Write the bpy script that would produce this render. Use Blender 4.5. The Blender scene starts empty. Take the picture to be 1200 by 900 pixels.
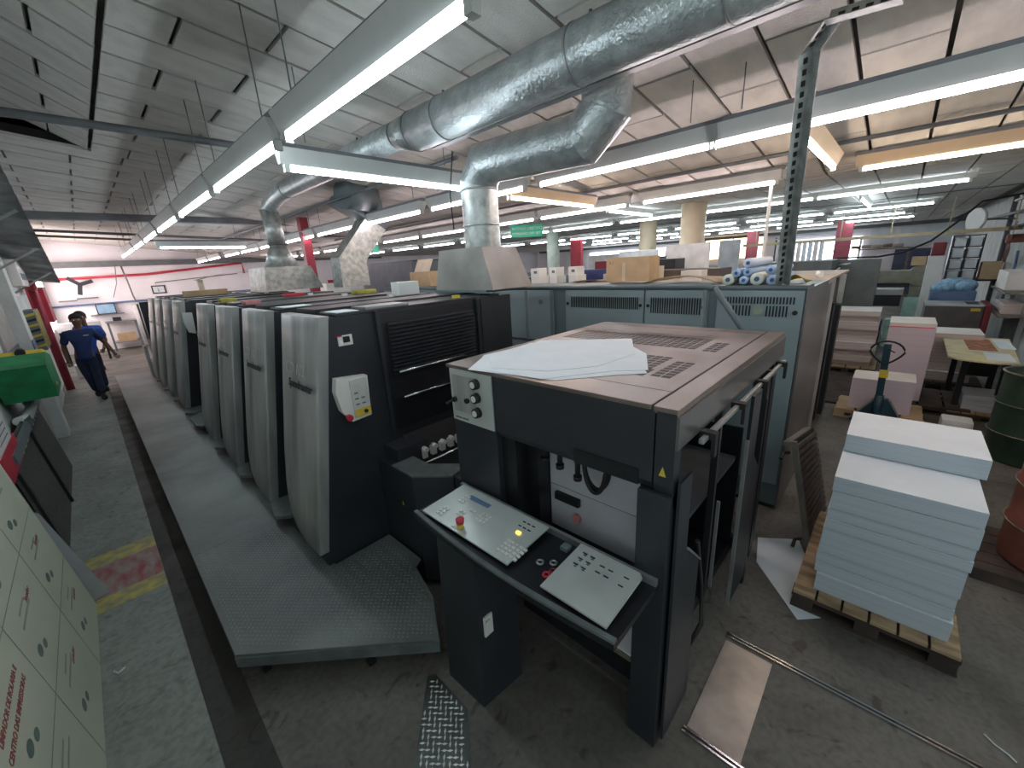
import bpy, bmesh, math, random
from mathutils import Vector, Matrix
random.seed(7)
R = random.random
PI = math.pi
SC = bpy.context.scene
COL = SC.collection

# ------------------------------------------------------------------ camera
def make_camera():
    yaw, pit, rol = 0.80053879, 0.2908174, -0.05770546
    f = Vector((math.sin(yaw)*math.cos(pit), math.cos(yaw)*math.cos(pit), -math.sin(pit)))
    r = Vector((math.cos(yaw), -math.sin(yaw), 0)); u = r.cross(f)
    r2 = r*math.cos(rol)+u*math.sin(rol); u2 = -r*math.sin(rol)+u*math.cos(rol)
    cam = bpy.data.cameras.new('camera'); o = bpy.data.objects.new('camera', cam); COL.objects.link(o)
    m = Matrix((r2, u2, -f)).transposed().to_4x4(); m.translation = Vector((0, 0, 2.25))
    o.matrix_world = m
    cam.sensor_fit = 'HORIZONTAL'; cam.sensor_width = 36; cam.lens = 466.46/1200*36
    cam.clip_start = 0.02; cam.clip_end = 200
    SC.camera = o
make_camera()

# ------------------------------------------------------------------ world and exposure
W = bpy.data.worlds.new('world'); SC.world = W; W.use_nodes = True
W.node_tree.nodes['Background'].inputs[0].default_value = (0.80, 0.94, 0.95, 1)
W.node_tree.nodes['Background'].inputs[1].default_value = 0.42
SC.view_settings.view_transform = 'Standard'; SC.view_settings.look = 'None'
SC.view_settings.gamma = 1; SC.view_settings.use_curve_mapping = False
SC.view_settings.exposure = 0.5
TUBE = 22.0         # emission of the fluorescent tubes

# ------------------------------------------------------------------ materials
MATS = {}
def mat(name, col, rough=.5, metal=0, var=.12, scale=6.0, bump=0.0, bscale=80.0, col2=None, emit=None, stretch=None, alpha=None, coat=0):
    if name in MATS: return MATS[name]
    m = bpy.data.materials.new(name); m.use_nodes = True; nt = m.node_tree; N = nt.nodes; L = nt.links
    b = N['Principled BSDF']; b.inputs['Roughness'].default_value = rough; b.inputs['Metallic'].default_value = metal
    if coat: b.inputs['Coat Weight'].default_value = coat
    tc = N.new('ShaderNodeTexCoord'); mp = N.new('ShaderNodeMapping'); L.new(tc.outputs['Object'], mp.inputs[0])
    if stretch: mp.inputs['Scale'].default_value = stretch
    no = N.new('ShaderNodeTexNoise'); no.inputs['Scale'].default_value = scale; no.inputs['Detail'].default_value = 6
    L.new(mp.outputs[0], no.inputs[0])
    cr = N.new('ShaderNodeValToRGB')
    c2 = col2 if col2 else tuple(min(1, c*(1+var)) for c in col)
    c1 = col if col2 else tuple(c*(1-var) for c in col)
    cr.color_ramp.elements[0].position = .35; cr.color_ramp.elements[1].position = .65
    cr.color_ramp.elements[0].color = (*c1, 1); cr.color_ramp.elements[1].color = (*c2, 1)
    L.new(no.outputs[0], cr.inputs[0]); L.new(cr.outputs[0], b.inputs['Base Color'])
    if bump:
        n2 = N.new('ShaderNodeTexNoise'); n2.inputs['Scale'].default_value = bscale; L.new(mp.outputs[0], n2.inputs[0])
        bp = N.new('ShaderNodeBump'); bp.inputs['Strength'].default_value = bump; bp.inputs['Distance'].default_value = .01
        L.new(n2.outputs[0], bp.inputs['Height']); L.new(bp.outputs[0], b.inputs['Normal'])
    if emit:
        b.inputs['Emission Color'].default_value = (*emit[0], 1); b.inputs['Emission Strength'].default_value = emit[1]
    if alpha is not None: b.inputs['Alpha'].default_value = alpha
    MATS[name] = m; return m

def concrete(name, c1, c2, dark):
    m = bpy.data.materials.new(name); m.use_nodes = True; nt = m.node_tree; N = nt.nodes; L = nt.links
    b = N['Principled BSDF']; b.inputs['Roughness'].default_value = .62
    tc = N.new('ShaderNodeTexCoord')
    def noise(s, d=8, dist=0):
        n = N.new('ShaderNodeTexNoise'); n.inputs['Scale'].default_value = s; n.inputs['Detail'].default_value = d
        n.inputs['Distortion'].default_value = dist; L.new(tc.outputs['Object'], n.inputs[0]); return n
    def ramp(n, a, bb, p0, p1):
        r = N.new('ShaderNodeValToRGB'); r.color_ramp.elements[0].position = p0; r.color_ramp.elements[1].position = p1
        r.color_ramp.elements[0].color = (*a, 1); r.color_ramp.elements[1].color = (*bb, 1); L.new(n.outputs[0], r.inputs[0]); return r
    base = ramp(noise(1.3, 10, .6), c1, c2, .35, .65)
    fine = ramp(noise(30, 8), (.72, .72, .72), (1, 1, 1), .3, .6)
    spots = ramp(noise(7, 5, 1.5), dark, (1, 1, 1), .30, .40)
    mx = N.new('ShaderNodeMixRGB'); mx.blend_type = 'MULTIPLY'; mx.inputs[0].default_value = 1
    L.new(base.outputs[0], mx.inputs[1]); L.new(fine.outputs[0], mx.inputs[2])
    m2 = N.new('ShaderNodeMixRGB'); m2.blend_type = 'MULTIPLY'; m2.inputs[0].default_value = .8
    L.new(mx.outputs[0], m2.inputs[1]); L.new(spots.outputs[0], m2.inputs[2]); L.new(m2.outputs[0], b.inputs['Base Color'])
    bp = N.new('ShaderNodeBump'); bp.inputs['Strength'].default_value = .3; bp.inputs['Distance'].default_value = .006
    L.new(noise(60, 6).outputs[0], bp.inputs['Height']); L.new(bp.outputs[0], b.inputs['Normal'])
    rr = ramp(noise(3, 6), (.45,)*3, (.8,)*3, .3, .7); L.new(rr.outputs[0], b.inputs['Roughness'])
    MATS[name] = m; return m

FLOOR = concrete('stained_concrete', (.10, .093, .082), (.185, .172, .150), (.45, .42, .38))
WALKM = concrete('walkway_concrete', (.205, .222, .20), (.295, .315, .285), (.6, .58, .55))
TRENCHM = concrete('shaded_dirty_strip_concrete', (.03, .028, .024), (.055, .05, .043), (.5, .5, .5))
CEILM = mat('ceiling_block_foam', (.56, .54, .50), .9, var=.10, scale=3, bump=.5, bscale=60)
CEILG = mat('ceiling_joint_dark', (.22, .205, .19), .9)
WALLW = mat('painted_brick_white', (.62, .64, .62), .75, var=.12, scale=2.5, bump=.6, bscale=14)
WALLF = mat('far_wall_white', (.90, .87, .90), .7, var=.06, scale=1.2)
DARK = mat('charcoal_enamel', (.023, .026, .032), .42, var=.15, scale=3, bump=.04, bscale=300)
DARK2 = mat('black_enamel', (.009, .010, .013), .40, var=.2, scale=5)
BLACKM = mat('black_rubber', (.01, .01, .011), .6)
DGREY = mat('grey_step_paint', (.10, .115, .115), .55, var=.2, scale=9, bump=.2, bscale=200)
SILV = mat('brushed_silver_paint', (.40, .41, .40), .40, .45, var=.28, scale=5, stretch=(1, 1.4, .10), bump=.03)
SILVE = mat('silver_edge', (.55, .57, .56), .35, .5)
CAB = mat('grey_blue_cabinet', (.23, .30, .31), .5, var=.10, scale=1.5)
CABD = mat('grey_blue_dark', (.13, .17, .18), .5, var=.10, scale=1.5)
CABW = mat('cabinet_side_brushed', (.22, .20, .19), .32, .5, var=.2, scale=1.2, stretch=(.3, .3, 1))
TOPM = mat('feeder_top_worn_reflection_brown', (.19, .155, .135), .36, .45, var=.22, scale=3, bump=.03)  # brown tint puts the warm ceiling's reflection into the base colour
PANEL = mat('control_panel_silver', (.56, .60, .57), .28, .3, var=.06)
PLATE = mat('steel_cover_plate', (.42, .38, .34), .36, .5, var=.2, scale=5, bump=.05)
TREAD = mat('diamond_tread_steel', (.07, .08, .075), .45, .5, var=.25, scale=6)
TREADH = mat('diamond_tread_lozenges', (.72, .74, .70), .35, .5, var=.2)
GALV = None
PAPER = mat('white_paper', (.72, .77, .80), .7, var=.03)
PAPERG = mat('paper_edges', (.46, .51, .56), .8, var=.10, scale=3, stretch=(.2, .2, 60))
PINK = mat('pinkish_paper_edges', (.62, .53, .60), .8, var=.05, scale=3, stretch=(.3, .3, 60))
PINKR = mat('red_print', (.75, .14, .22), .7)
CREAMP = mat('cream_paper_top', (.74, .70, .66), .7, var=.04)
BROWNP = mat('board_edges_tan', (.56, .47, .43), .8, var=.20, scale=4, stretch=(.3, .3, 40))
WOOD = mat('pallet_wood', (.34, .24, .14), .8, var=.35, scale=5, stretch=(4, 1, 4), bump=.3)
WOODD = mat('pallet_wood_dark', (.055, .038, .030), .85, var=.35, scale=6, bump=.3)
CARD = mat('cardboard', (.50, .36, .21), .8, var=.08)
CARDL = mat('cardboard_light', (.58, .50, .38), .8, var=.08)
WHITE = mat('white_plastic', (.72, .73, .70), .45, var=.03)
CREAM = mat('beige_column_paint', (.66, .56, .40), .6, var=.06)
RED = mat('red_paint', (.50, .030, .055), .5, var=.12)
REDP = mat('red_pipe_paint', (.34, .03, .05), .45, var=.12)
DRED = mat('dark_red_paint', (.16, .012, .022), .5, var=.12)
BLUE = mat('blue_paint', (.10, .17, .30), .5)
GREEN = mat('green_cloth', (.015, .20, .07), .7, var=.25)
YEL = mat('yellow_paint', (.62, .47, .06), .6, var=.15)
YELC = mat('yellow_green_cloth', (.36, .34, .06), .9, var=.2)
YWORN = mat('worn_yellow_floor_paint', (.24, .225, .17), .7, scale=12, col2=(.50, .42, .10))
RWORN = mat('worn_red_floor_paint', (.30, .28, .26), .7, scale=5, col2=(.30, .07, .075), stretch=(2.5, 1, 1))
BOARD = mat('cream_printed_board', (.52, .56, .44), .6, var=.04, scale=2)
INKG = mat('grey_green_ink', (.13, .19, .16), .6)
INKR = mat('dark_red_ink', (.34, .10, .09), .6)
INKL = mat('pale_line_ink', (.30, .33, .27), .6)
GPLATE = mat('grey_sheet_metal', (.42, .44, .45), .5, .2, var=.08)
GRILLE = mat('dark_wire_panel', (.10, .098, .088), .6, .2, var=.3, scale=40)
RUST = mat('red_brown_barrel', (.25, .085, .06), .55, var=.3, scale=5, bump=.1)
DGREEN = mat('dark_green_barrel', (.022, .050, .032), .5, var=.4, scale=4)
BARBL = mat('blue_barrel', (.10, .12, .30), .45, var=.2, scale=4)
RIM = mat('worn_barrel_rim', (.20, .17, .14), .5, .4, var=.3, scale=20)
BRONZE = mat('slatted_board_brown', (.075, .062, .052), .55, var=.3, scale=8)
BRONZL = mat('slatted_board_edge', (.20, .18, .15), .6, var=.2)
CHROME = mat('chrome', (.6, .6, .6), .18, 1, var=.02)
STEEL = mat('dull_steel', (.33, .34, .34), .4, .7, var=.15)
PIPE = mat('grey_conduit', (.15, .16, .17), .5, .3)
TRAY = mat('grey_cable_tray', (.17, .18, .19), .6, .3)
REFL = mat('fixture_white_enamel', (.52, .54, .52), .5, var=.04)
REFLW = mat('fixture_warm_enamel', (.62, .48, .32), .5, var=.04)
RAILM = mat('fixture_rail_grey', (.20, .21, .23), .5, .2)
JACK = mat('petrol_blue_enamel', (.018, .055, .085), .45, var=.2)
TEAL = mat('pale_green_plastic', (.35, .55, .48), .4)
NAVY = mat('navy_plastic', (.03, .045, .16), .4)
BAG = mat('blue_plastic_film', (.22, .38, .52), .3, var=.35, scale=14, bump=.5, bscale=20)
MACH = mat('grey_green_machine', (.20, .20, .15), .6, var=.15)
MACHD = mat('dark_brown_machine', (.085, .075, .070), .6, var=.15)
BLUEROLL = mat('pale_blue_roll', (.34, .48, .68), .6, var=.08)
ROLLW = mat('white_blue_roll', (.58, .66, .78), .6, var=.05)
ROLLC = mat('cream_roll', (.62, .66, .55), .6, var=.05)
ROLLIN = mat('roll_core_dark', (.05, .10, .20), .8)
SIGNG = mat('green_sign', (.02, .42, .25), .5, var=.05)
SKIN = mat('brown_skin', (.20, .105, .07), .55, var=.06)
SHIRT = mat('navy_shirt', (.022, .045, .16), .8, var=.15)
SHIRT2 = mat('royal_blue_shirt', (.05, .13, .55), .8, var=.12)
JEANS = mat('dark_jeans', (.025, .035, .075), .85, var=.25, scale=10)
HAIR = mat('dark_hair', (.015, .012, .012), .8)
SHOE = mat('black_shoe', (.012, .012, .014), .5)
LED = mat('amber_led', (.9, .6, .1), .4, emit=((1, .65, .1), 1.5))
SKY = mat('window_daylight', (.8, .85, 1), .5, emit=((.86, .90, 1), 5))
SKYW = mat('window_warm_daylight', (1, .8, .6), .5, emit=((1, .72, .45), 3))
TUBES = {k: mat('tube_'+k, (1, 1, 1), .5, emit=(c, TUBE)) for k, c in
         {'cool': (.80, .92, 1.0), 'pink': (1.0, .84, .88), 'warm': (1.0, .80, .62)}.items()}

def galvanised():
    m = mat('galvanised_duct', (.42, .46, .46), .33, .62, var=.2, scale=9, bump=.8, bscale=38)
    return m
GALV = galvanised()
GALV2 = mat('galvanised_duct_dull', (.44, .46, .44), .42, .6, var=.25, scale=14, bump=.6, bscale=12)

# ------------------------------------------------------------------ helpers
def setp(o, label=None, cat=None, group=None, kind=None):
    if label: o['label'] = label
    if cat: o['category'] = cat
    if group: o['group'] = group
    if kind: o['kind'] = kind
    return o
def thing(name, label, cat, loc=(0, 0, 0), group=None, kind=None):
    o = bpy.data.objects.new(name, None); COL.objects.link(o); o.location = loc; o.empty_display_size = .1
    return setp(o, label, cat, group, kind)
def world_loc(p):
    v = Vector((0, 0, 0))
    while p is not None: v = v+Vector(p.location); p = p.parent
    return v
def link(name, me, m, parent=None, loc=None):
    o = bpy.data.objects.new(name, me); COL.objects.link(o)
    if m is not None and not me.materials:
        for x in (m if isinstance(m, (list, tuple)) else [m]): me.materials.append(x)
    if parent is not None: o.parent = parent
    if loc is not None: o.location = loc
    return o
def orient(dirv):
    return Vector((0, 0, 1)).rotation_difference(Vector(dirv).normalized()).to_matrix().to_4x4()

class MB:
    """collects shapes in world coordinates; build() links them as one mesh object"""
    def __init__(s): s.bm = bmesh.new(); s.mi = 0
    def _faces(s, vs):
        fs = set()
        for v in vs:
            for f in v.link_faces: fs.add(f)
        for f in fs: f.material_index = s.mi
    def box(s, x0, x1, y0, y1, z0, z1, bev=0, rot=None):
        b = bmesh.ops.create_cube(s.bm, size=1); vs = b['verts']
        bmesh.ops.scale(s.bm, vec=(abs(x1-x0), abs(y1-y0), abs(z1-z0)), verts=vs)
        if rot is not None: bmesh.ops.rotate(s.bm, verts=vs, cent=(0, 0, 0), matrix=rot)
        bmesh.ops.translate(s.bm, vec=((x0+x1)/2, (y0+y1)/2, (z0+z1)/2), verts=vs)
        s._faces(vs)
        if bev:
            es = set(e for v in vs for e in v.link_edges)
            r = bmesh.ops.bevel(s.bm, geom=list(es), offset=bev, segments=2, affect='EDGES', profile=.7)
            for f in r['faces']: f.material_index = s.mi
        return s
    def prism(s, pts, ax, a, b):
        def P(u, v, t): return {'X': (t, u, v), 'Y': (u, t, v), 'Z': (u, v, t)}[ax]
        A = [s.bm.verts.new(P(u, v, a)) for u, v in pts]; B = [s.bm.verts.new(P(u, v, b)) for u, v in pts]
        n = len(pts); fs = [s.bm.faces.new(A), s.bm.faces.new(B[::-1])]
        for i in range(n): fs.append(s.bm.faces.new((A[i], B[i], B[(i+1) % n], A[(i+1) % n])))
        for f in fs: f.material_index = s.mi
        bmesh.ops.recalc_face_normals(s.bm, faces=fs)
        return s
    def slab(s, quad, th):
        """quad of 3D points given thickness along its normal"""
        q = [Vector(p) for p in quad]; n = (q[1]-q[0]).cross(q[2]-q[0]).normalized()*th
        A = [s.bm.verts.new(p) for p in q]; B = [s.bm.verts.new(p+n) for p in q]; k = len(q)
        fs = [s.bm.faces.new(A), s.bm.faces.new(B[::-1])]
        for i in range(k): fs.append(s.bm.faces.new((A[i], B[i], B[(i+1) % k], A[(i+1) % k])))
        for f in fs: f.material_index = s.mi
        bmesh.ops.recalc_face_normals(s.bm, faces=fs)
        return s
    def cyl(s, p0, p1, r, r2=None, seg=16, caps=True):
        p0, p1 = Vector(p0), Vector(p1); d = p1-p0
        c = bmesh.ops.create_cone(s.bm, cap_ends=caps, segments=seg, radius1=r, radius2=r if r2 is None else r2, depth=d.length,
                                  matrix=Matrix.Translation((p0+p1)/2) @ orient(d))
        s._faces(c['verts'])
        for v in c['verts']:
            for f in v.link_faces:
                if len(f.verts) == 4: f.smooth = True
        return s
    def tube(s, path, r, seg=10, closed=False):
        pts = [Vector(p) for p in path]; n = len(pts); rings = []
        up = Vector((0, 0, 1))
        for i, p in enumerate(pts):
            if closed: t = (pts[(i+1) % n]-pts[i-1]).normalized()
            else: t = (pts[min(i+1, n-1)]-pts[max(i-1, 0)]).normalized()
            a = t.cross(up)
            if a.length < .05: a = t.cross(Vector((1, 0, 0)))
            a.normalize(); b = t.cross(a); rr = r[i] if isinstance(r, (list, tuple)) else r
            rings.append([s.bm.verts.new(p+(a*math.cos(2*PI*k/seg)+b*math.sin(2*PI*k/seg))*rr) for k in range(seg)])
            up = b.cross(t) if False else up
        fs = []
        for i in range(n if closed else n-1):
            A, B = rings[i], rings[(i+1) % n]
            for k in range(seg):
                fs.append(s.bm.faces.new((A[k], B[k], B[(k+1) % seg], A[(k+1) % seg])))
        if not closed:
            fs.append(s.bm.faces.new(rings[0])); fs.append(s.bm.faces.new(rings[-1][::-1]))
        for f in fs: f.material_index = s.mi; f.smooth = len(f.verts) == 4
        bmesh.ops.recalc_face_normals(s.bm, faces=fs)
        return s
    def lathe(s, c, prof, seg=24, axis=(0, 0, 1)):
        M = Matrix.Translation(c) @ orient(axis); rings = []
        for r, z in prof: rings.append([s.bm.verts.new(M @ Vector((r*math.cos(2*PI*k/seg), r*math.sin(2*PI*k/seg), z))) for k in range(seg)])
        fs = []
        for A, B in zip(rings, rings[1:]):
            for k in range(seg): fs.append(s.bm.faces.new((A[k], A[(k+1) % seg], B[(k+1) % seg], B[k])))
        for f in fs: f.smooth = True; f.material_index = s.mi
        for rg in (rings[0], rings[-1]):
            f = s.bm.faces.new(rg); f.material_index = s.mi; fs.append(f)
        bmesh.ops.recalc_face_normals(s.bm, faces=fs)
        return s
    def sphere(s, c, r, sc=(1, 1, 1), seg=16):
        b = bmesh.ops.create_uvsphere(s.bm, u_segments=seg, v_segments=max(6, seg//2), radius=r,
                                      matrix=Matrix.Translation(c) @ Matrix.Diagonal((*sc, 1)))
        s._faces(b['verts'])
        for v in b['verts']:
            for f in v.link_faces: f.smooth = True
        return s
    def grid(s, fn, nu, nv, th=0):
        V = [[s.bm.verts.new(fn(i/nu, j/nv)) for j in range(nv+1)] for i in range(nu+1)]
        for i in range(nu):
            for j in range(nv):
                f = s.bm.faces.new((V[i][j], V[i+1][j], V[i+1][j+1], V[i][j+1])); f.smooth = True; f.material_index = s.mi
        return s
    def build(s, name, m, parent=None, label=None, cat=None, group=None, kind=None, autoorigin=True):
        me = bpy.data.meshes.new(name)
        if parent is not None: org = world_loc(parent)
        else:
            if s.bm.verts and autoorigin:
                xs = [v.co for v in s.bm.verts]
                org = Vector(((min(c.x for c in xs)+max(c.x for c in xs))/2, (min(c.y for c in xs)+max(c.y for c in xs))/2, min(c.z for c in xs)))
            else: org = Vector((0, 0, 0))
        bmesh.ops.translate(s.bm, vec=-org, verts=s.bm.verts)
        s.bm.to_mesh(me); s.bm.free()
        o = link(name, me, m, parent, org if parent is None else None)
        return setp(o, label, cat, group, kind)
def bx(name, m, parent, x0, x1, y0, y1, z0, z1, bev=0, **k):
    return MB().box(x0, x1, y0, y1, z0, z1, bev).build(name, m, parent, **k)
def tube(name, m, parent, path, r, **k):
    return MB().tube(path, r).build(name, m, parent, **k)
def solo(name, label, cat, m, fn, group=None):
    mb = MB(); fn(mb); return mb.build(name, m, None, label, cat, group)
def copy_tree(o, parent=None, loc=None, label=None):
    c = o.copy(); COL.objects.link(c)
    if parent is not None: c.parent = parent
    if loc is not None: c.location = loc
    if label: c['label'] = label
    for ch in list(o.children): copy_tree(ch, c)
    return c
def text(name, s, size, loc, right, up, m, parent=None, ext=.0008, **k):
    cu = bpy.data.curves.new(name, 'FONT'); cu.body = s; cu.size = size; cu.extrude = ext
    cu.align_x = k.get('ax', 'LEFT'); cu.offset = k.get('bold', 0); cu.shear = k.get('shear', 0)
    t = bpy.data.objects.new(name+'_curve', cu); COL.objects.link(t)
    bpy.context.view_layer.update()
    me = bpy.data.meshes.new_from_object(t.evaluated_get(bpy.context.evaluated_depsgraph_get()))
    bpy.data.objects.remove(t); bpy.data.curves.remove(cu)
    r = Vector(right).normalized(); u = Vector(up).normalized(); n = r.cross(u)
    M = Matrix((r, u, n)).transposed().to_4x4(); M.translation = Vector(loc)-(world_loc(parent) if parent else Vector((0, 0, 0)))
    me.transform(M)
    me.materials.clear(); me.materials.append(m)
    return link(name, me, m, parent)
ORD = ['nearest', 'second', 'third', 'fourth', 'fifth', 'sixth', 'seventh', 'eighth', 'ninth', 'tenth', 'eleventh', 'twelfth']

# ================================================================== SETTING
bx('floor', FLOOR, None, -1.2, 26, -2.2, 22, -.1, 0, kind='structure')
bx('trim_1', WALKM, None, -.80, -.08, -.5, 21.4, 0, .012, kind='structure')          # pale raised walkway
bx('trim_2', TRENCHM, None, -.078, .11, -.2, 13.4, 0, .004, kind='structure')         # floor strip beside the step deck, dirt and deck shade painted dark
bx('trim_3', YWORN, None, -.56, -.082, 4.50, 4.72, .0121, .0135, kind='structure')
bx('trim_4', RWORN, None, -.56, -.082, 4.00, 4.50, .0121, .0135, kind='structure')
bx('trim_5', YWORN, None, -.50, -.082, 3.80, 4.00, .0121, .0135, kind='structure')

wl = MB().box(-1.0, -.82, 1.0, 21.6, 0, 4.7).build('wall_left', WALLW, None, kind='structure', autoorigin=False)
wf = MB().box(-1.0, 26, 21.4, 21.6, 0, 4.2).build('wall_far', WALLF, None, kind='structure', autoorigin=False)
wr = MB().box(4.6, 26, -1.85, -1.65, 0, 4.2).build('wall_right', WALLW, None, kind='structure', autoorigin=False)
wb = MB().box(25.8, 26, -1.65, 21.4, 0, 4.2).build('wall_back', WALLF, None, kind='structure', autoorigin=False)
# left wall: blue band, pilaster, door recess
bx('blue_band', BLUE, wl, -.82, -.812, 1.0, 21.4, 1.42, 1.56)
bx('pilaster', WALLW, wl, -.82, -.66, 9.3, 9.75, 0, 4.3)
bx('pilaster_band', BLUE, wl, -.665, -.652, 9.3, 9.75, 1.42, 1.56)
d1 = bx('door_1', mat('door_grey', (.36, .34, .31), .6), None, -.82, -.79, 7.95, 9.2, 0, 3.0, kind='structure')
bx('door_band', CABD, d1, -.79, -.782, 7.95, 9.2, 1.42, 1.55)
d2 = thing('door_2', None, None, (-.8, 12.6, 0), kind='structure')
for i in range(7): bx('door_leaf_panel', WALLW, d2, -.82, -.77, 10.2+i*.42, 10.58+i*.42, 0.02, 2.2, .01)
bx('trim_6', WALLW, None, -.82, -.74, 5.0, 7.9, 0, .10, kind='structure')
# right wall band
bx('blue_band', BLUE, wr, 4.6, 25.8, -1.65, -1.642, 1.30, 1.46)

# ---- ceiling: dark backing with rows of blocks
FX, FZ = .5, 3.95
def cz(x, y):
    if x < FX and y < 7.3: return FZ+.55*(FX-x)
    if x < 6.5: return FZ-.12*(x-FX)
    return FZ-.12*6.0
ceil = MB()
def cslab(x0, x1, y0, y1, zf0, zf1, th=.1):
    ceil.slab([(x0, y0, zf0), (x1, y0, zf1), (x1, y1, zf1), (x0, y1, zf0)], th)
cslab(-1.0, FX, -2, 7.3, FZ+.55*1.5, FZ); cslab(-1.0, FX, 7.3, 21.6, FZ+.12*1.5, FZ)
cslab(FX, 6.5, -2, 21.6, FZ, FZ-.72); cslab(6.5, 26, -2, 21.6, FZ-.72, FZ-.72)
ceil.prism([(-1.0, FZ+.18), (FX, FZ), (-1.0, FZ+.83)], 'Y', 7.3, 7.4)
ceilo = ceil.build('ceiling', CEILG, None, kind='structure', autoorigin=False)
blk = MB().box(-.5, .5, -.5, .5, -.5, .5).bm
BM = bpy.data.meshes.new('ceiling_block'); blk.to_mesh(BM); blk.free(); BM.materials.append(CEILM)
CW, CL = .425, 1.0
cands = []
for j in range(-3, 50):
    y = j*CW+.21
    for side in range(3):
        if side == 0:
            if y > 7.2: continue
            x1 = FX-.004; sl = -.55; off = (j % 2)*.5+.28
            xs = []; x = x1
            while x > -.95:
                w = off if x == x1 else CL; xs.append((max(x-w, -.98), x)); x -= w
        else:
            sl = -.12; x0 = FX+.004 if y < 7.2 else -.98; xe = 6.48
            if side == 2: sl = 0; x0 = 6.52; xe = 25.8
            off = (j % 2)*.45+.32
            xs = []; x = x0
            while x < xe-.05:
                w = off if x == x0 else CL; xs.append((x, min(x+w, xe))); x += w
        for a, b in xs:
            if b-a < .08: continue
            xc = (a+b)/2
            if side == 0: z = FZ+.55*(FX-xc)
            elif side == 1: z = FZ-.12*(xc-FX)
            else: z = FZ-.72
            d = math.hypot(xc, y)+(3 if y < -.2 else 0)
            cands.append((d, xc, y, z, b-a, sl))
cands.sort(key=lambda c: c[0])
far = MB()
for i, (d, xc, y, z, w, sl) in enumerate(cands):
    ang = math.atan(sl) if sl else 0
    dz = (R()-.5)*.008
    g = .028 if d < 7 else .02
    if i < 300:
        o = bpy.data.objects.new('ceiling_block', BM); COL.objects.link(o); o.parent = ceilo
        o.location = (xc, y, z-.122+dz); o.scale = (w/math.cos(ang)-g, CW-g, .03); o.rotation_euler = (0, -ang, 0)
    elif y < 21.3:
        far.box(xc-w/2+g/2, xc+w/2-g/2, y-CW/2+g/2, y+CW/2-g/2, z-.137+dz, z-.107+dz, rot=Matrix.Rotation(-ang, 3, 'Y'))
far.build('ceiling_block', CEILM, ceilo, kind='stuff')

# ---- trays, pipes under the ceiling
def run(name, label, cat, path, r, m, group=None): return solo(name, label, cat, m, lambda b: b.tube(path, r), group)
run('ceiling_pipe', 'dark grey pipe crossing the ceiling left of the nearest lamp row', 'pipe', [(-.8, 4.95, 3.52), (1.6, 4.95, 3.52), (3.4, 4.95, 3.46)], .032, PIPE)
solo('cable_tray', 'perforated grey cable tray running across the ceiling towards the corrugated awning', 'cable tray', TRAY,
     lambda b: (b.box(-.8, 9.5, 10.6, 10.78, 3.42, 3.54), [b.box(-.75+.1*k, -.70+.1*k, 10.59, 10.60, 3.46, 3.50) for k in range(40)]))
run('ceiling_pipe', 'thin dark pipe across the far ceiling, nearer of the two', 'pipe', [(-.8, 13.2, 3.5), (6, 13.2, 3.2)], .03, PIPE)
run('ceiling_pipe', 'thin dark pipe across the far ceiling, farther of the two', 'pipe', [(-.8, 15.6, 3.6), (6, 15.6, 3.25)], .03, PIPE)
solo('cable_trunking', 'grey cable trunking along the top of the far white wall', 'cable tray', TRAY, lambda b: b.box(-.8, 12, 21.15, 21.39, 3.0, 3.2))
for i, (x, y0, y1, z) in enumerate([(2.9, 3.4, 14, 3.3), (4.6, -1.6, 14, 3.32), (5.4, -1.6, 12, 3.20), (7.2, -1.6, 12, 3.12), (9.8, -1.6, 12, 3.12), (11.4, -1.6, 12, 3.1)]):
    solo('ceiling_conduit', ['thin conduit under the ceiling right of the big round duct', 'pierced grey cable tray between the second and third lamp rows',
         'dark conduit just before the third lamp row', 'dark conduit between the third and fourth lamp rows', 'dark conduit beyond the fourth lamp row', 'dark conduit before the farthest lamp row'][i],
         'conduit', PIPE if i != 1 else TRAY, (lambda b: b.tube([(x, y0, z), (x, y1, z)], .02)) if i != 1 else
         (lambda b: (b.box(x-.06, x+.06, y0, y1, z-.02, z+.02), [b.box(x-.075, x-.062, y0+.1*k, y0+.1*k+.05, z-.015, z+.015) for k in range(60)])))
for k, (x, y) in enumerate([(3.6, 3.2), (4.4, 1.3), (3.0, 11.0), (3.9, 11.8), (5.0, 11.2)]):
    solo('ceiling_hatch', ['dark flat vent plate in the ceiling beside the big duct', 'dark flat vent plate on the ceiling left of the leaning post', 'dark slot vent in the ceiling beyond the cable tray, nearest of three',
         'dark slot vent in the ceiling beyond the cable tray, middle of three', 'dark slot vent in the ceiling beyond the cable tray, farthest of three'][k], 'vent',
         PIPE, lambda b: b.box(x-.3, x+.3, y-.08, y+.08, cz(x, y)-.2, cz(x, y)-.14))

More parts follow.
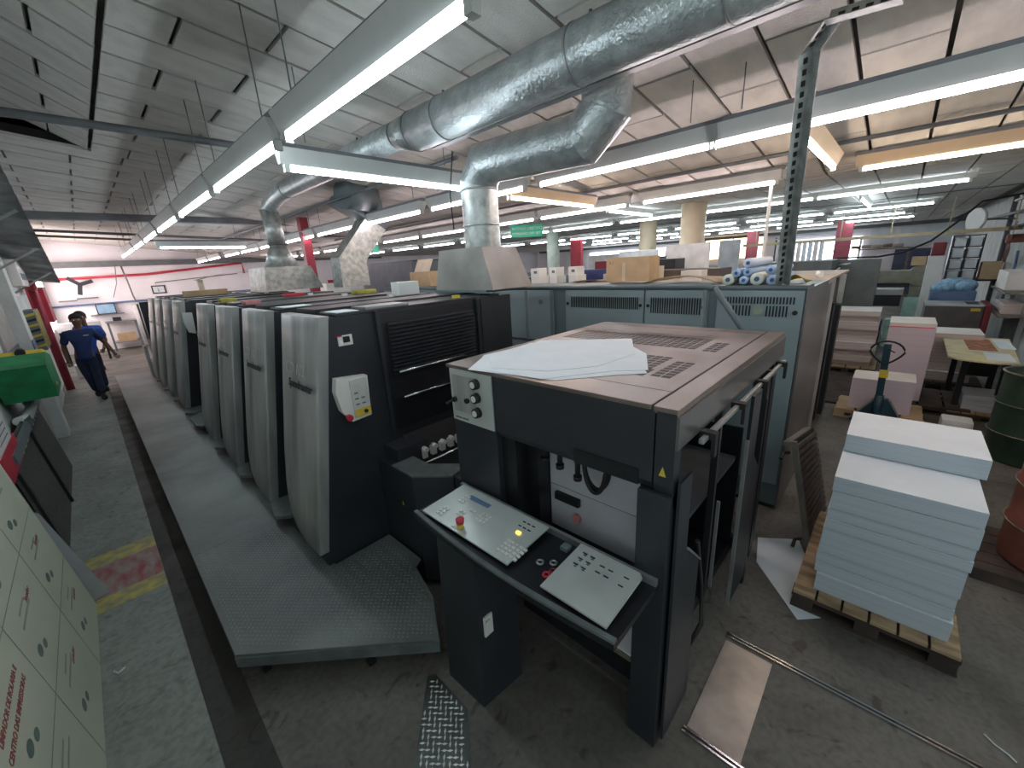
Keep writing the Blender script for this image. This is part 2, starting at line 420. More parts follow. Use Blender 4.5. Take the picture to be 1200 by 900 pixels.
# ================================================================== LAMPS
def lamp_proto(kind, length, alongY=True):
    T = thing('tube_fixture', 'x', 'light fixture', (0, 0, 3.0))
    L2 = length/2
    def pr(pts):   # section in (x,z) extruded along Y
        return pts
    ax = 'Y' if alongY else 'X'
    h = MB()
    if alongY: h.box(-.03, .03, -L2-.07, L2+.07, 3.131, 3.165)
    else: h.box(-L2-.07, L2+.07, -.03, .03, 3.131, 3.165)
    h.build('housing', RAILM, T)
    m = REFLW if kind == 'warm' else REFL
    for s in (-1, 1):
        pts = [(s*.002, 3.13), (s*.062, 3.13), (s*.020, 3.026), (s*.002, 3.026)]
        MB().prism(pts, ax, -L2-.05, L2+.05).build('reflector', m, T)
    t = MB()
    if alongY: t.cyl((0, -L2, 3.0), (0, L2, 3.0), .017, seg=12)
    else: t.cyl((-L2, 0, 3.0), (L2, 0, 3.0), .017, seg=12)
    t.build('tube', TUBES[kind], T)
    for e in (-1, 1):
        c = MB()
        if alongY: c.box(-.02, .02, e*(L2+.005)-.018, e*(L2+.005)+.018, 2.975, 3.13)
        else: c.box(e*(L2+.005)-.018, e*(L2+.005)+.018, -.02, .02, 2.975, 3.13)
        c.build('lamp_holder', REFL, T)
        w = MB()
        if alongY: w.cyl((0, e*L2*.8, 3.19), (0, e*L2*.8, 3.72), .004, seg=6)
        else: w.cyl((e*L2*.8, 0, 3.19), (e*L2*.8, 0, 3.42), .004, seg=6)
        w.build('hanging_wire', PIPE, T)
    return T
protos = {}
def lamp(kind, length, x, y, label, alongY=True, wz=None):
    key = (kind, length, alongY)
    if key not in protos:
        T = lamp_proto(kind, length, alongY); protos[key] = T; T.location = (x, y, 3.0)
    else: T = copy_tree(protos[key], None, (x, y, 3.0))
    T['label'] = label
    # hanging wires end at the ceiling there
    for w in T.children:
        if w.name.startswith('hanging_wire'):
            top = cz(x, y)-.10-3.0; w.scale = (1, 1, 1)
            w.location = (0, 0, .19*(1-(top-.19)/(.53 if alongY else .23))); w.scale = (1, 1, (top-.19)/(.53 if alongY else .23))
    return T
LR = [('cool', 1.02, [-.95, .22+1.63, 3.6, 5.34, 7.25, 9.1, 10.95, 12.8, 14.6], 'long lamp row above the aisle side of the press'),
      ('pink', 3.44, [-1.45, .33, 1.97, 3.80, 5.66, 7.5, 9.3, 11.1, 12.9, 14.7, 17.0, 18.9], 'lamp row right of the big round duct'),  # rows run on with added tubes that brighten the far wall
      ('pink', 5.9, [-1.3+.95, 2.05, 3.95, 5.75, 7.55, 9.35, 11.3, 13.2, 15.2, 17.2, 19.0], 'lamp row in front of the beige columns'),
      ('cool', 8.55, [.35, 2.05, 3.85, 5.7, 7.5, 9.3, 11.3, 13.3, 15.6, 18.0], 'fourth lamp row from the camera'),
      ('cool', 12.7, [.55, 2.4, 4.3, 6.2, 8.1, 10.0, 12.0, 14.0], 'fifth lamp row from the camera'),
      ('cool', 15.6, [1.0, 3.0, 5.0, 7.0, 9.0, 11.0], 'sixth lamp row from the camera'),
      ('cool', 18.4, [.8, 2.8, 4.8, 6.8, 8.8, 10.8], 'seventh and farthest lamp row')]
LR[0] = ('cool', 1.02, [-.7+.92-1.0, 1.85+0.0, 3.59, 5.33, 7.15, 8.95, 10.75, 12.55, 14.0], LR[0][3])
for kind, x, ys, desc in LR:
    for i, y in enumerate(ys):
        L = 1.56 if x < 2 else 1.62
        if x == 5.9: L = 1.64
        if x > 8: L = 1.66
        lamp(kind if not (x == 5.9 and i == 0) else 'warm', L, x, y, '%s fluorescent tube fixture in the %s' % (ORD[i], desc))
for kind, L, x, y, lab in [('cool', 1.6, 2.05, 3.34, 'crosswise tube fixture joining the aisle lamp row beside the big duct'),
                           ('warm', 1.8, 4.62, 3.48, 'warm orange crosswise tube fixture right of the upright duct'),
                           ('warm', 1.6, 4.7, .66, 'crosswise tube fixture behind the leaning perforated post'),
                           ('cool', 1.6, 7.05, 3.65, 'small crosswise tube fixture left of the nearer beige column'),
                           ('cool', 1.6, 2.2, 11.5, 'crosswise tube fixture near the far white wall'),
                           ('cool', 2.4, 10.7, .70, 'greenish crosswise tube fixture between the far lamp rows at right')]:
    lamp(kind, L, x, y, lab, False)

# ================================================================== PRESS
PR = 'printing units of the long press'
def lean(z): return .70+.32*(z-.25)/1.75          # aisle-side outline of a unit
def unit(y0, first=False):
    U = thing('press_unit', 'x', 'printing press', (1.75, y0+.38, .0), group=PR)
    # body
    MB().prism([(lean(.12)+.05, .12), (lean(1.98)+.05, 1.98), (2.72, 1.98), (2.72, .12)], 'Y', y0, y0+.74).build('body', DARK, U)
    # silver curved cover on the aisle side
    b = MB()
    prof = [(0.0, .36), (.15, .39), (.32, .45), (.47, .53), (.60, .64), (.68, .78), (.70, .95)]
    n = 12
    def outx(yy, z): return lean(z)-.012-.035*math.sin(PI*min(max(yy/.70, 0), 1))
    def low(yy):
        for (a, za), (c, zc) in zip(prof, prof[1:]):
            if yy <= c+1e-6: return za+(zc-za)*(yy-a)/(c-a)
        return prof[-1][1]
    cols = []
    for i in range(n+1):
        yy = .70*i/n; zl = low(yy); row = []
        for k in range(9):
            z = zl+(1.995-zl)*k/8
            row.append((b.bm.verts.new((outx(yy, z), y0+yy, z)), b.bm.verts.new((lean(z)+.052, y0+yy, z))))
        cols.append(row)
    for i in range(n):
        for k in range(8):
            A, B, C, D = cols[i][k], cols[i+1][k], cols[i+1][k+1], cols[i][k+1]
            b.bm.faces.new((A[0], B[0], C[0], D[0])).smooth = True
        for k in (0, 8):
            A, B = cols[i][k], cols[i+1][k]; b.bm.faces.new((A[0], A[1], B[1], B[0]))
    for i in (0, n):
        for k in range(8):
            A, D = cols[i][k], cols[i][k+1]; b.bm.faces.new((A[0], D[0], D[1], A[1]))
    bmesh.ops.recalc_face_normals(b.bm, faces=b.bm.faces)
    cov = b.build('silver_cover', SILV, U)
    r = Vector((0, -1, 0)); up = Vector((.183, 0, 1)).normalized()
    text('model_number', 'CD 102', .11, (outx(.5, 1.60)-.008, y0+.52, 1.60), r, up, mat('light_outline', (.55, .56, .54), .4), cov, shear=.2)
    text('model_name', 'Speedmaster', .082, (outx(.5, 1.50)-.008, y0+.46, 1.505), r, up, DARK2, cov, bold=.002, shear=.2)
    # louvred guard facing the camera
    g = thing('louvre_guard', None, None); g.parent = U; g.location = (0, 0, 0)
    go = MB().slab([(1.40, y0-.005, 1.97), (2.34, y0-.005, 1.97), (2.34, y0-.02, 1.08), (1.40, y0-.02, 1.08)], .02).build('guard_backing', DARK2, g)
    nsl = 14 if first else 6
    for k in range(nsl):
        z = 1.90-k*(.40/nsl*1.0)
        MB().prism([(y0-.024, z), (y0-.046, z-.010), (y0-.046, z-.016), (y0-.024, z-.008)], 'X', 1.46, 2.28).build('slat', DARK, g)
    for k, (za, xa, xb) in enumerate([(1.53, 1.49, 2.13), (1.33, 1.50, 2.0)]):
        MB().cyl((xa, y0-.05, za), (xb, y0-.05, za), .010, seg=8).build('chrome_bar', CHROME, g)
    bx('guard_frame', DARK, g, 1.38, 1.41, y0-.03, y0, 1.08, 1.99); bx('guard_frame', DARK, g, 2.33, 2.37, y0-.03, y0, 1.08, 1.99)
    # top covers
    bx('top_cover', DARK, U, 1.12, 2.66, y0+.02, y0+.30, 1.98, 2.0, .004)
    bx('top_cover', DARK2, U, 1.12, 2.66, y0+.34, y0+.70, 1.98, 2.02, .008)
    bx('top_rail', CHROME, U, 1.14, 2.64, y0+.305, y0+.325, 1.98, 2.006)
    bx('top_latch', YEL if first else WHITE, U, 2.2, 2.26, y0+.1, y0+.14, 2.0, 2.025)
    return U
def gap_parts(U, y0):     # step and recess in front of units 2...
    MB().prism([(.70, y0-.02), (.655, y0-.28), (.74, y0-.37), (1.10, y0-.37), (1.10, y0-.002), (.73, y0-.002)], 'Z', .335, .365).build('step', DGREY, U)
    MB().box(.95, 2.6, y0-.37, y0-.002, .26, .334).build('step_base', DARK2, U)
    MB().box(1.25, 2.62, y0-.36, y0-.005, .40, 1.9).build('recess_panel', DARK2, U)
u1 = unit(2.66, True)
u1['label'] = 'nearest dark press unit with silver side cover and white button box'
# extra parts of the first unit
cb = MB().prism([(1.02, 1.59), (1.00, 1.50), (1.02, 1.36), (1.08, 1.27), (1.22, 1.28), (1.235, 1.57)], 'Y', 2.60, 2.659).build('button_box', WHITE, u1)
bx('box_face', mat('box_face_grey', (.55, .57, .55), .5), cb, 1.10, 1.222, 2.594, 2.60, 1.29, 1.56)
bx('yellow_field', YEL, cb, 1.105, 1.22, 2.590, 2.594, 1.295, 1.35)
MB().cyl((1.18, 2.592, 1.325), (1.18, 2.578, 1.325), .013).build('black_button', BLACKM, cb)
MB().cyl((1.055, 2.60, 1.31), (1.055, 2.57, 1.31), .022).build('emergency_button', RED, cb)
for i in range(5): bx('button', CABD, cb, 1.12+.045*(i % 2), 1.145+.045*(i % 2), 2.590, 2.594, 1.38+.04*(i//2), 1.39+.04*(i//2))
bx('warning_plate', WHITE, u1, 1.10, 1.20, 2.655, 2.66, 1.79, 1.86)
bx('warning_mark', DARK2, u1, 1.135, 1.18, 2.651, 2.655, 1.81, 1.85); bx('warning_strip', RED, u1, 1.09, 1.13, 2.6512, 2.655, 1.852, 1.862)
bx('wide_side_frame', DARK, u1, 2.37, 2.74, 2.62, 2.66, .1, 1.99)
us = [u1]
YS = [3.74, 4.82, 5.90, 7.86, 8.95, 10.04, 11.13]
u2 = unit(YS[0]); gap_parts(u2, YS[0]); base = u2
labs = ['second press unit, directly behind the one with the white button box', 'third press unit in the long row of silver covers', 'fourth press unit, last before the wide gap with a hanging button box',
        'fifth press unit, first beyond the wide gap in the row', 'sixth press unit, third from the far end of the row', 'seventh press unit, next to last of the row', 'eighth press unit, farthest silver cover of the row']
u2['label'] = labs[0]
for i, y in enumerate(YS[1:]):
    c = copy_tree(u2, None, (1.75, y+.38, 0), labs[i+1])
    if i == 2: fifth = c
# wide gap filler between fourth and fifth unit
gp = thing('coating_gap_section', 'dark low press section between the fourth and fifth silver covers', 'printing press', (1.8, 7.2, 0))
bx('body', DARK2, gp, 1.25, 2.68, 6.66, 7.47, .02, 1.93)
MB().prism([(.66, 6.75), (.66, 7.2), (.80, 7.44), (1.25, 7.44), (1.25, 6.66), (.72, 6.66)], 'Z', .335, .365).build('step', DGREY, gp)
MB().box(.95, 1.24, 6.66, 7.44, .26, .334).build('step_base', DARK2, gp)
MB().prism([(.985, 1.83), (.98, 1.68), (1.01, 1.53), (1.09, 1.50), (1.11, 1.82)], 'Y', 7.79, 7.858).build('button_box', WHITE, fifth)
# delivery at the far end
dv = thing('press_delivery', 'slanted silver delivery end at the far end of the press', 'printing press', (1.6, 13.2, 0))
MB().prism([(12.3, .1), (12.3, 1.9), (13.2, 1.9), (14.2, 1.75), (13.9, 1.1), (13.1, .9), (13.0, .1)], 'X', .86, 2.7).build('body', DARK, dv)
MB().prism([(12.6, 1.05), (12.6, 1.86), (13.9, 1.80), (13.7, 1.2)], 'X', .83, .86).build('side_panel', SILV, dv)
MB().box(.7, .75, 12.1, 12.5, .26, .95).build('leaning_plate', GPLATE, dv)

# items lying on the press top
def item(name, label, cat, m, x0, x1, y0, y1, z0, z1, bev=.003): return MB().box(x0, x1, y0, y1, z0, z1, bev).build(name, m, None, label, cat)
item('folded_sheet', 'white paper scrap on the nearest press unit top', 'paper', PAPER, 1.14, 1.3, 2.70, 2.9, 2.002, 2.008)
item('tool_tray', 'grey grid tray on the nearest press unit top', 'tray', STEEL, 1.35, 1.7, 2.70, 2.92, 2.001, 2.02)
item('folded_sheet', 'white paper scrap on the second press unit top', 'paper', PAPER, 1.16, 1.4, 3.78, 4.0, 2.002, 2.008)
item('rag_bundle', 'pinkish rag on the third press unit top', 'rag', mat('pink_rag', (.5, .2, .2), .9), 1.15, 1.3, 4.88, 5.05, 2.001, 2.04, .015)
item('rag_bundle', 'yellow rag on the fourth press unit top', 'rag', YELC, 1.15, 1.32, 5.93, 6.12, 2.001, 2.05, .02)
item('wooden_beam_piece', 'yellow wooden block on the far press units', 'block', CARD, 1.25, 1.9, 9.55-.5, 9.3-.1, 2.022, 2.12, .004)
item('yellow_glove', 'yellow work glove on the press beside the cardboard box', 'glove', YELC, 2.35, 2.62, 4.86, 5.02, 2.001, 2.05, .02)
item('red_rag', 'red rag on a press unit near the small hoods', 'rag', RED, 1.9, 2.15, 6.0, 6.15, 2.001, 2.04, .015)
item('small_box', 'small white box on the second press unit near the upright duct', 'box', WHITE, 2.3, 2.55, 3.80, 3.95, 2.002, 2.14, .004)

# infeed section between first unit and feeder
inf = thing('infeed_section', 'dark low infeed cabinet between the feeder and the nearest press unit', 'printing press', (1.9, 2.3, 0))
bx('pillar', DARK, inf, 1.30, 1.56, 2.46, 2.655, .1, 1.0, .006)
MB().prism([(1.24, 2.655), (1.24, 2.20), (1.42, 1.98), (1.55, 2.06), (1.42, 2.26), (1.42, 2.46), (1.30, 2.46), (1.30, 2.655)], 'Z', .05, .90).build('side_wall', DARK, inf)
MB().prism([(1.24, 2.46), (1.24, 2.20), (1.42, 1.98), (1.60, 2.03), (1.42, 2.26), (1.42, 2.46)], 'Z', .9, .912).build('side_cap', DGREY, inf)
bx('front_wall', DARK, inf, 1.43, 2.7, 1.90, 2.02, .05, .9, .004)
MB().prism([(1.43, 2.02), (1.43, 2.655), (2.7, 2.655), (2.7, 2.02)], 'Z', .35, .6).build('inner_floor', BLACKM, inf)
MB().slab([(1.46, 2.64, 1.02), (2.66, 2.64, 1.02), (2.66, 2.35, .72), (1.46, 2.35, .72)], .015).build('feed_table', mat('matt_black_board', (.012, .012, .013), .85), inf)
for k in range(7):
    MB().box(1.50+.085*k, 1.54+.085*k, 2.44, 2.48, .86, .93).cyl((1.52+.085*k, 2.415, .935), (1.52+.085*k, 2.46, .935), .020).build('feed_roller', CREAMP, inf)
MB().cyl((1.44, 2.37, .86), (2.6, 2.37, .86), .012).build('chrome_bar', CHROME, inf)
t = MB().prism([(0, 0), (.024, 0), (.012, .034)], 'X', -.001, .001); 
for v in t.bm.verts: v.co = Vector((1.2385, 2.36, .62))+Vector((v.co.x, v.co.y, v.co.z))
t.build('warning_triangle', YEL, inf)

# step deck along the press
deck = thing('step_deck', 'long grey tread plate step deck along the press', 'platform', (.5, 7.5, 0))
outl = [(.10, 13.2), (.10, 2.37), (.91, 1.57), (1.07, 1.85), (1.15, 2.16), (1.22, 2.2), (1.22, 2.64), (.79, 2.64), (.79, 3.6), (.78, 13.2)]
TD = bpy.data.materials.new('fine_tread_plate'); TD.use_nodes = True
def tread_mat(m):
    nt = m.node_tree; N = nt.nodes; L = nt.links; b = N['Principled BSDF']
    b.inputs['Roughness'].default_value = .48; b.inputs['Metallic'].default_value = .35
    tc = N.new('ShaderNodeTexCoord')
    n = N.new('ShaderNodeTexNoise'); n.inputs['Scale'].default_value = 1.2; n.inputs['Detail'].default_value = 8; L.new(tc.outputs['Object'], n.inputs[0])
    r = N.new('ShaderNodeValToRGB'); r.color_ramp.elements[0].color = (.085, .095, .092, 1); r.color_ramp.elements[1].color = (.20, .22, .21, 1)
    r.color_ramp.elements[0].position = .35; r.color_ramp.elements[1].position = .65
    L.new(n.outputs[0], r.inputs[0]); L.new(r.outputs[0], b.inputs['Base Color'])
    v = N.new('ShaderNodeTexVoronoi'); v.inputs['Scale'].default_value = 38; L.new(tc.outputs['Object'], v.inputs[0])
    bp = N.new('ShaderNodeBump'); bp.inputs['Strength'].default_value = .5; bp.inputs['Distance'].default_value = .004
    L.new(v.outputs[0], bp.inputs['Height']); L.new(bp.outputs[0], b.inputs['Normal'])
tread_mat(TD)
# plates of the deck, cut across
cuts = [13.2, 10.6, 8.0, 5.6, 3.6]
for a, b in zip(cuts[1:], cuts): MB().prism([(.10, a+.004), (.79, a+.004), (.79, b), (.10, b)], 'Z', .235, .25).build('tread_plate', TD, deck)
MB().prism([(.10, 3.6), (.10, 2.37), (.91, 1.57), (1.07, 1.85), (1.15, 2.16), (1.22, 2.2), (1.22, 2.64), (.79, 2.64), (.79, 3.6)], 'Z', .235, .25).build('tread_plate', TD, deck)
MB().box(.10, .112, 2.37, 13.2, .16, .235).build('edge_lip', DGREY, deck)
MB().slab([(.10, 2.37, .17), (.91, 1.57, .17), (.91, 1.57, .235), (.10, 2.37, .235)], .01).build('edge_lip', DGREY, deck)
for (x, y) in [(.22, 2.40), (.66, 1.95), (.2, 4.5), (.2, 7), (.2, 9.5), (.2, 12.5), (.9, 1.9)]: MB().box(x-.02, x+.02, y-.02, y+.02, 0.004, .235).build('leg', DARK2, deck)
def inside(px, py, poly):
    c = False; n = len(poly)
    for i in range(n):
        x1, y1 = poly[i]; x2, y2 = poly[i-1]
        if (y1 > py) != (y2 > py) and px < (x2-x1)*(py-y1)/(y2-y1)+x1: c = not c
    return c
def lozenges(b, x0, x1, y0, y1, z, step, test, l=.011, w=.0035, h=.002):
    i = 0; y = y0
    while y < y1:
        x = x0+(step/2 if i % 2 else 0); j = 0
        while x < x1:
            if test(x, y):
                a = PI/4 if (i+j) % 2 else -PI/4
                dx, dy = math.cos(a)*l, math.sin(a)*l; ex, ey = -math.sin(a)*w, math.cos(a)*w
                B = [b.bm.verts.new((x+sx, y+sy, z)) for sx, sy in ((dx, dy), (ex, ey), (-dx, -dy), (-ex, -ey))]
                t = b.bm.verts.new((x, y, z+h))
                for q in range(4): b.bm.faces.new((B[q], B[(q+1) % 4], t))
            x += step; j += 1
        y += step*.6; i += 1
lz = MB(); lozenges(lz, .12, 1.2, 1.6, 3.6, .2501, .034, lambda x, y: inside(x, y, [(.13, 3.6), (.13, 2.40), (.91, 1.61), (1.04, 1.85), (1.12, 2.16), (1.18, 2.25), (1.18, 2.6), (.76, 2.6), (.7, 3.6)]))
lz.build('tread_lozenges', mat('deck_lozenge_highlights', (.24, .26, .25), .40, .5), deck, kind='stuff')  # paler than the plate: highlights on the lozenges put into their colour

# loose tread plate on the floor
tp = thing('tread_plate_strip', 'loose diamond tread steel plate on the floor before the desk pedestal', 'floor plate', (.66, 1.25, 0))
TQ = [(.83, 1.62), (.40, 1.16), (.61, .97), (.87, 1.31), (.87, 1.60)]
MB().prism(TQ, 'Z', .0005, .006).build('plate', TREAD, tp)
lz = MB(); lozenges(lz, .40, .87, .97, 1.62, .006, .036, lambda x, y: inside(x, y, [(.82, 1.59), (.42, 1.16), (.61, .99), (.855, 1.32), (.855, 1.58)]), .016, .0062, .0035); lz.build('tread_lozenges', TREADH, tp, kind='stuff')

# ================================================================== FEEDER
FD = thing('sheet_feeder', 'charcoal sheet feeder cabinet with metal top tinted brown by reflection in the foreground', 'feeder', (2.25, 1.15, 0))
bx('top_plate', TOPM, FD, 1.36, 3.15, .60, 1.85, 1.70, 1.72, .004)
bx('top_edge_strip', TOPM, FD, 1.36, 3.17, .50, .594, 1.69, 1.718, .004)
bx('front_strip_joint', DARK2, FD, 1.545, 1.549, .60, 1.46, 1.7201, 1.7206)
bx('rear_joint', DARK2, FD, 3.02, 3.024, .60, 1.8, 1.7201, 1.7206)
sl = MB()
def slots(xa, xb, ya, yb, nx, ny):
    for i in range(nx):
        for j in range(ny):
            x = xa+(xb-xa)*(i+.5)/nx; y = ya+(yb-ya)*(j+.5)/ny
            w = (xb-xa)/nx*.36; l = (yb-ya)/ny*.42
            sl.box(x-w, x+w, y-l, y+l, 1.7195, 1.7206)
slots(2.36, 2.70, .80, 1.75, 7, 20); slots(2.34, 2.62, .68, .76, 5, 2); slots(1.83, 2.12, .82, 1.30, 6, 10); slots(1.72, 2.05, .68, .78, 7, 2)
slots(1.68, 1.86, .80, .84, 1, 1)
sl.build('vent_slots', BLACKM, FD, kind='stuff')
MB().prism([(1.36, 1.70), (1.36, 1.40), (1.385, 1.36), (1.42, 1.36), (1.42, 1.70)], 'Y', .585, 1.455).build('front_header', DARK, FD)
MB().prism([(1.36, 1.70), (1.36, 1.40), (1.385, 1.30), (1.42, 1.30), (1.42, 1.70)], 'Y', .503, .578).build('corner_header', DARK, FD)
bx('name_bar', DARK2, FD, 1.354, 1.362, .64, .95, 1.372, 1.44)
bx('left_column', DARK, FD, 1.362, 1.66, 1.46, 1.82, .30, 1.70, .004)
bx('left_column_inner', DARK2, FD, 1.40, 1.64, 1.36, 1.46, .30, 1.36, .004)
cp = bx('control_panel', PANEL, FD, 1.354, 1.362, 1.468, 1.812, 1.39, 1.70)
bx('inset_plate', SILV, cp, 1.351, 1.354, 1.60, 1.79, 1.45, 1.67)
for z in (1.64, 1.56, 1.475):
    k = MB().cyl((1.354, 1.585, z), (1.325, 1.585, z), .030, .027, seg=20).build('rotary_knob', BLACKM, cp)
    MB().cyl((1.325, 1.585, z), (1.321, 1.585, z), .018, seg=20).build('knob_cap', WHITE, k)
MB().cyl((1.354, 1.665, 1.53), (1.335, 1.665, 1.53), .015).build('small_knob', BLACKM, cp)
MB().cyl((1.354, 1.775, 1.52), (1.335, 1.775, 1.52), .016).cyl((1.335, 1.775, 1.52), (1.30, 1.79, 1.505), .007).sphere((1.30, 1.79, 1.505), .010).build('toggle_lever', BLACKM, cp)
text('panel_print', 'autoset control', .018, (1.3535, 1.79, 1.405), (0, -1, 0), (0, 0, 1), DARK2, cp)
bx('corner_post', DARK, FD, 1.345, 1.46, .503, .636, 0, 1.36, .004)
bx('rear_post', DARK2, FD, 3.02, 3.12, .51, .62, 0, 1.70)
bx('rear_post', DARK2, FD, 3.02, 3.12, 1.70, 1.82, 0, 1.70)
bx('side_apron', mat('brushed_side_apron', (.16, .155, .15), .3, .6, var=.2, scale=2, stretch=(.2, 1, 1)), FD, 1.36, 3.17, .492, .503, 1.56, 1.69)
tz = MB().prism([(0, 0), (.028, 0), (.014, .04)], 'X', -.001, .001)
for v in tz.bm.verts: v.co = Vector((1.3585, .530, 1.44))+v.co
tz.build('warning_triangle', YEL, FD)
# interior
bx('inner_panel', mat('inner_panel_white', (.52, .52, .56), .4, var=.05), FD, 1.60, 1.615, .70, 1.285, 1.035, 1.30)
ip = bx('inner_panel', mat('inner_panel_white', (.5, .5, .5)), FD, 1.60, 1.615, .70, 1.285, .76, 1.03)
bx('handle_recess', BLACKM, ip, 1.575, 1.60, 1.08, 1.24, .955, 1.00)
MB().cyl((1.60, 1.10, .875), (1.575, 1.10, .875), .025).build('red_knob', mat('pale_red_knob', (.65, .25, .25), .4), ip)
bx('inner_side', DARK2, FD, 1.5, 1.62, 1.29, 1.36, .40, 1.36)
bx('inner_box', DARK2, FD, 1.70, 2.9, 1.30, 1.80, .5, 1.66)
bx('dark_bar', DARK2, FD, 1.44, 1.5, .636, 1.36, .66, .80)
MB().cyl((1.47, .62, .82), (1.47, 1.40, .82), .012).build('chrome_bar', STEEL, FD)
for y, l in ((1.24, .05), (1.14, .06), (1.03, .09), (.68, .08)):
    MB().cyl((1.50, y, 1.34), (1.50, y, 1.30-l), .014).cyl((1.50, y, 1.30-l), (1.50, y, 1.29-l-.015), .022).build('suction_foot', BLACKM, FD)
tube('cable_loop', BLACKM, FD, [(1.50, .93+.10*math.cos(a)*.6, 1.30+.15*math.sin(a)) for a in [PI+PI*i/14 for i in range(15)]], .012)
tube('cable_loop', BLACKM, FD, [(1.52, .93+.13*math.cos(a)*.55, 1.30+.14*math.sin(a)) for a in [PI+PI*i/14 for i in range(15)]], .009)
MB().sphere((1.66, 1.42, 1.27), .03, (1.4, 1, .6)).build('pale_cam', CREAMP, FD)
bx('lower_rail', mat('worn_rail', (.22, .19, .15), .5, .3), FD, 1.49, 1.515, .62, 1.46, .235, .26)
bx('lower_beam', DARK2, FD, 1.50, 1.60, .62, 1.46, .10, .24)
bx('pile_carriage', mat('pile_board_grey', (.10, .105, .11), .5, .2), FD, 1.75, 2.95, .66, 1.28, .80, .84)
bx('pile_frame', DARK2, FD, 1.78, 1.84, .66, 1.28, .11, .80)
# rail and guards on the side facing the aisle
rl = bx('side_rail', STEEL, FD, 1.52, 3.05, .455, .475, 1.535, 1.555, .004)
for x in (1.60, 2.02, 2.46, 2.95):
    MB().box(x-.02, x+.02, .43, .492, 1.535, 1.565).box(x-.015, x+.015, .43, .445, 1.46, 1.54).build('rail_bracket', BLACKM, rl)
g1 = MB().prism([(1.38, .04), (1.38, 1.42), (1.50, 1.42), (1.50, 1.05), (1.68, .88), (1.68, .04)], 'Y', .478, .49).build('guard_flap', DARK, FD)
MB().prism([(1.50, 1.05), (1.68, .88), (1.686, .886), (1.504, 1.062)], 'Y', .470, .4775).build('flap_edge', STEEL, FD)
MB().prism([(2.20, .22), (2.20, 1.30), (2.215, 1.30), (2.215, .22)], 'Y', .438, .456).build('guard_edge', STEEL, FD)
MB().prism([(2.22, .22), (2.22, 1.54), (2.38, 1.54), (2.38, 1.15), (2.52, 1.02), (2.52, .22)], 'Y', .44, .455).build('guard_panel', DARK2, FD)
bx('slim_post', DARK2, FD, 1.90, 1.93, .50, .53, .45, 1.56)
bx('slim_post', STEEL, FD, 2.02, 2.035, .50, .515, .45, 1.0)
bx('floor_shade_block', DARK2, FD, 1.62, 3.1, .64, 1.82, .0, .10)  # dark block added to stand in for the shade under the feeder
bx('rear_screen', DARK2, FD, 2.98, 3.0, .64, 1.70, .10, 1.05)
bx('slim_post', DARK2, FD, 2.70, 2.74, .47, .52, .0, 1.56)
tube('hanging_hose', BLACKM, FD, [(1.78, .52, .9), (1.84, .50, .6), (1.80, .47, .4), (1.72, .50, .3)], .012)
item('hanging_sheet', 'white sheet corner sticking out below the right desk panel', 'paper', PAPER, 1.50, 1.72, .66, .80, .262, .268, 0).location.z = .262

# loose sheets on the feeder
def sheet(name, label, pts, z, th=.0015):
    return MB().prism(pts, 'Z', z, z+th).build(name, PAPER, None, label, 'paper')
sheet('paper_sheet', 'lowest large white sheet on the feeder top', [(1.335, 1.62), (1.58, 1.77), (2.07, 1.80), (2.46, 1.24), (2.05, 1.02), (1.75, .80), (1.66, .90), (1.42, 1.10)], 1.7206)
sheet('paper_sheet', 'middle large white sheet on the feeder top', [(1.36, 1.60), (1.62, 1.80), (2.20, 1.74), (2.42, 1.30), (2.12, .98), (1.80, .82), (1.70, .95), (1.40, 1.16)], 1.7226)
sheet('paper_sheet', 'top large white sheet on the feeder top', [(1.42, 1.52), (1.60, 1.74), (2.15, 1.78), (2.49, 1.26), (2.08, 1.03), (1.74, 1.06), (1.52, 1.22)], 1.7246)

# ---- control desk in front of the feeder
CD = thing('control_desk', 'charcoal pedestal control desk with two silver button panels', 'control desk', (1.05, 1.3, 0))
pd = MB(); lo = [(.935, 1.25), (1.20, 1.22), (1.22, 1.52), (.925, 1.53)]; hi = [(.975, 1.27), (1.22, 1.24), (1.24, 1.54), (.965, 1.55)]
A = [pd.bm.verts.new((x, y, 0)) for x, y in lo]; B = [pd.bm.verts.new((x, y, .914)) for x, y in hi]
pd.bm.faces.new(A); pd.bm.faces.new(B[::-1])
for i in range(4): pd.bm.faces.new((A[i], B[i], B[(i+1) % 4], A[(i+1) % 4]))
bmesh.ops.recalc_face_normals(pd.bm, faces=pd.bm.faces); pd.build('pedestal', DARK, CD)
lb = bx('label_plate', WHITE, CD, .985, 1.04, 1.244, 1.255, .44, .56)
text('label_print', 'Jam', .02, (.992, 1.2435, .53), (1, 0, 0), (0, 0, 1), DARK2, lb, .0003)
pts = []
for i in range(13):
    tt = i/12; y = 1.78-(1.78-.53)*tt; pts.append((.985-.035*math.sin(PI*tt), y))
MB().prism(pts+[(1.345, .53), (1.345, 1.78)], 'Z', .915, .945).build('desk_tray', DARK2, CD)
lip = [(x, y) for x, y in pts]+[(x+.022, y) for x, y in pts[::-1]]
MB().prism(lip, 'Z', .945, .958).build('front_lip', DGREY, CD)
bx('back_rail', STEEL, CD, 1.325, 1.345, .53, 1.78, .945, .975)
def dpanel(ys, cut=0):
    y0, y1 = ys
    z0, z1 = .962, .982
    b = MB(); q = [(1.01, y0, z0), (1.315-cut, y0, z1), (1.315, y0+cut, z1), (1.315, y1, z1), (1.01, y1, z0)]
    if not cut: q = [q[0], (1.315, y0, z1), q[3], q[4]]
    b.slab(q, .008); return b.build('button_panel', PANEL, CD)
pa = dpanel((1.075, 1.73)); pb = dpanel((.575, .885), .02)
def pz(x): return .972+.02*(x-1.01)/.305
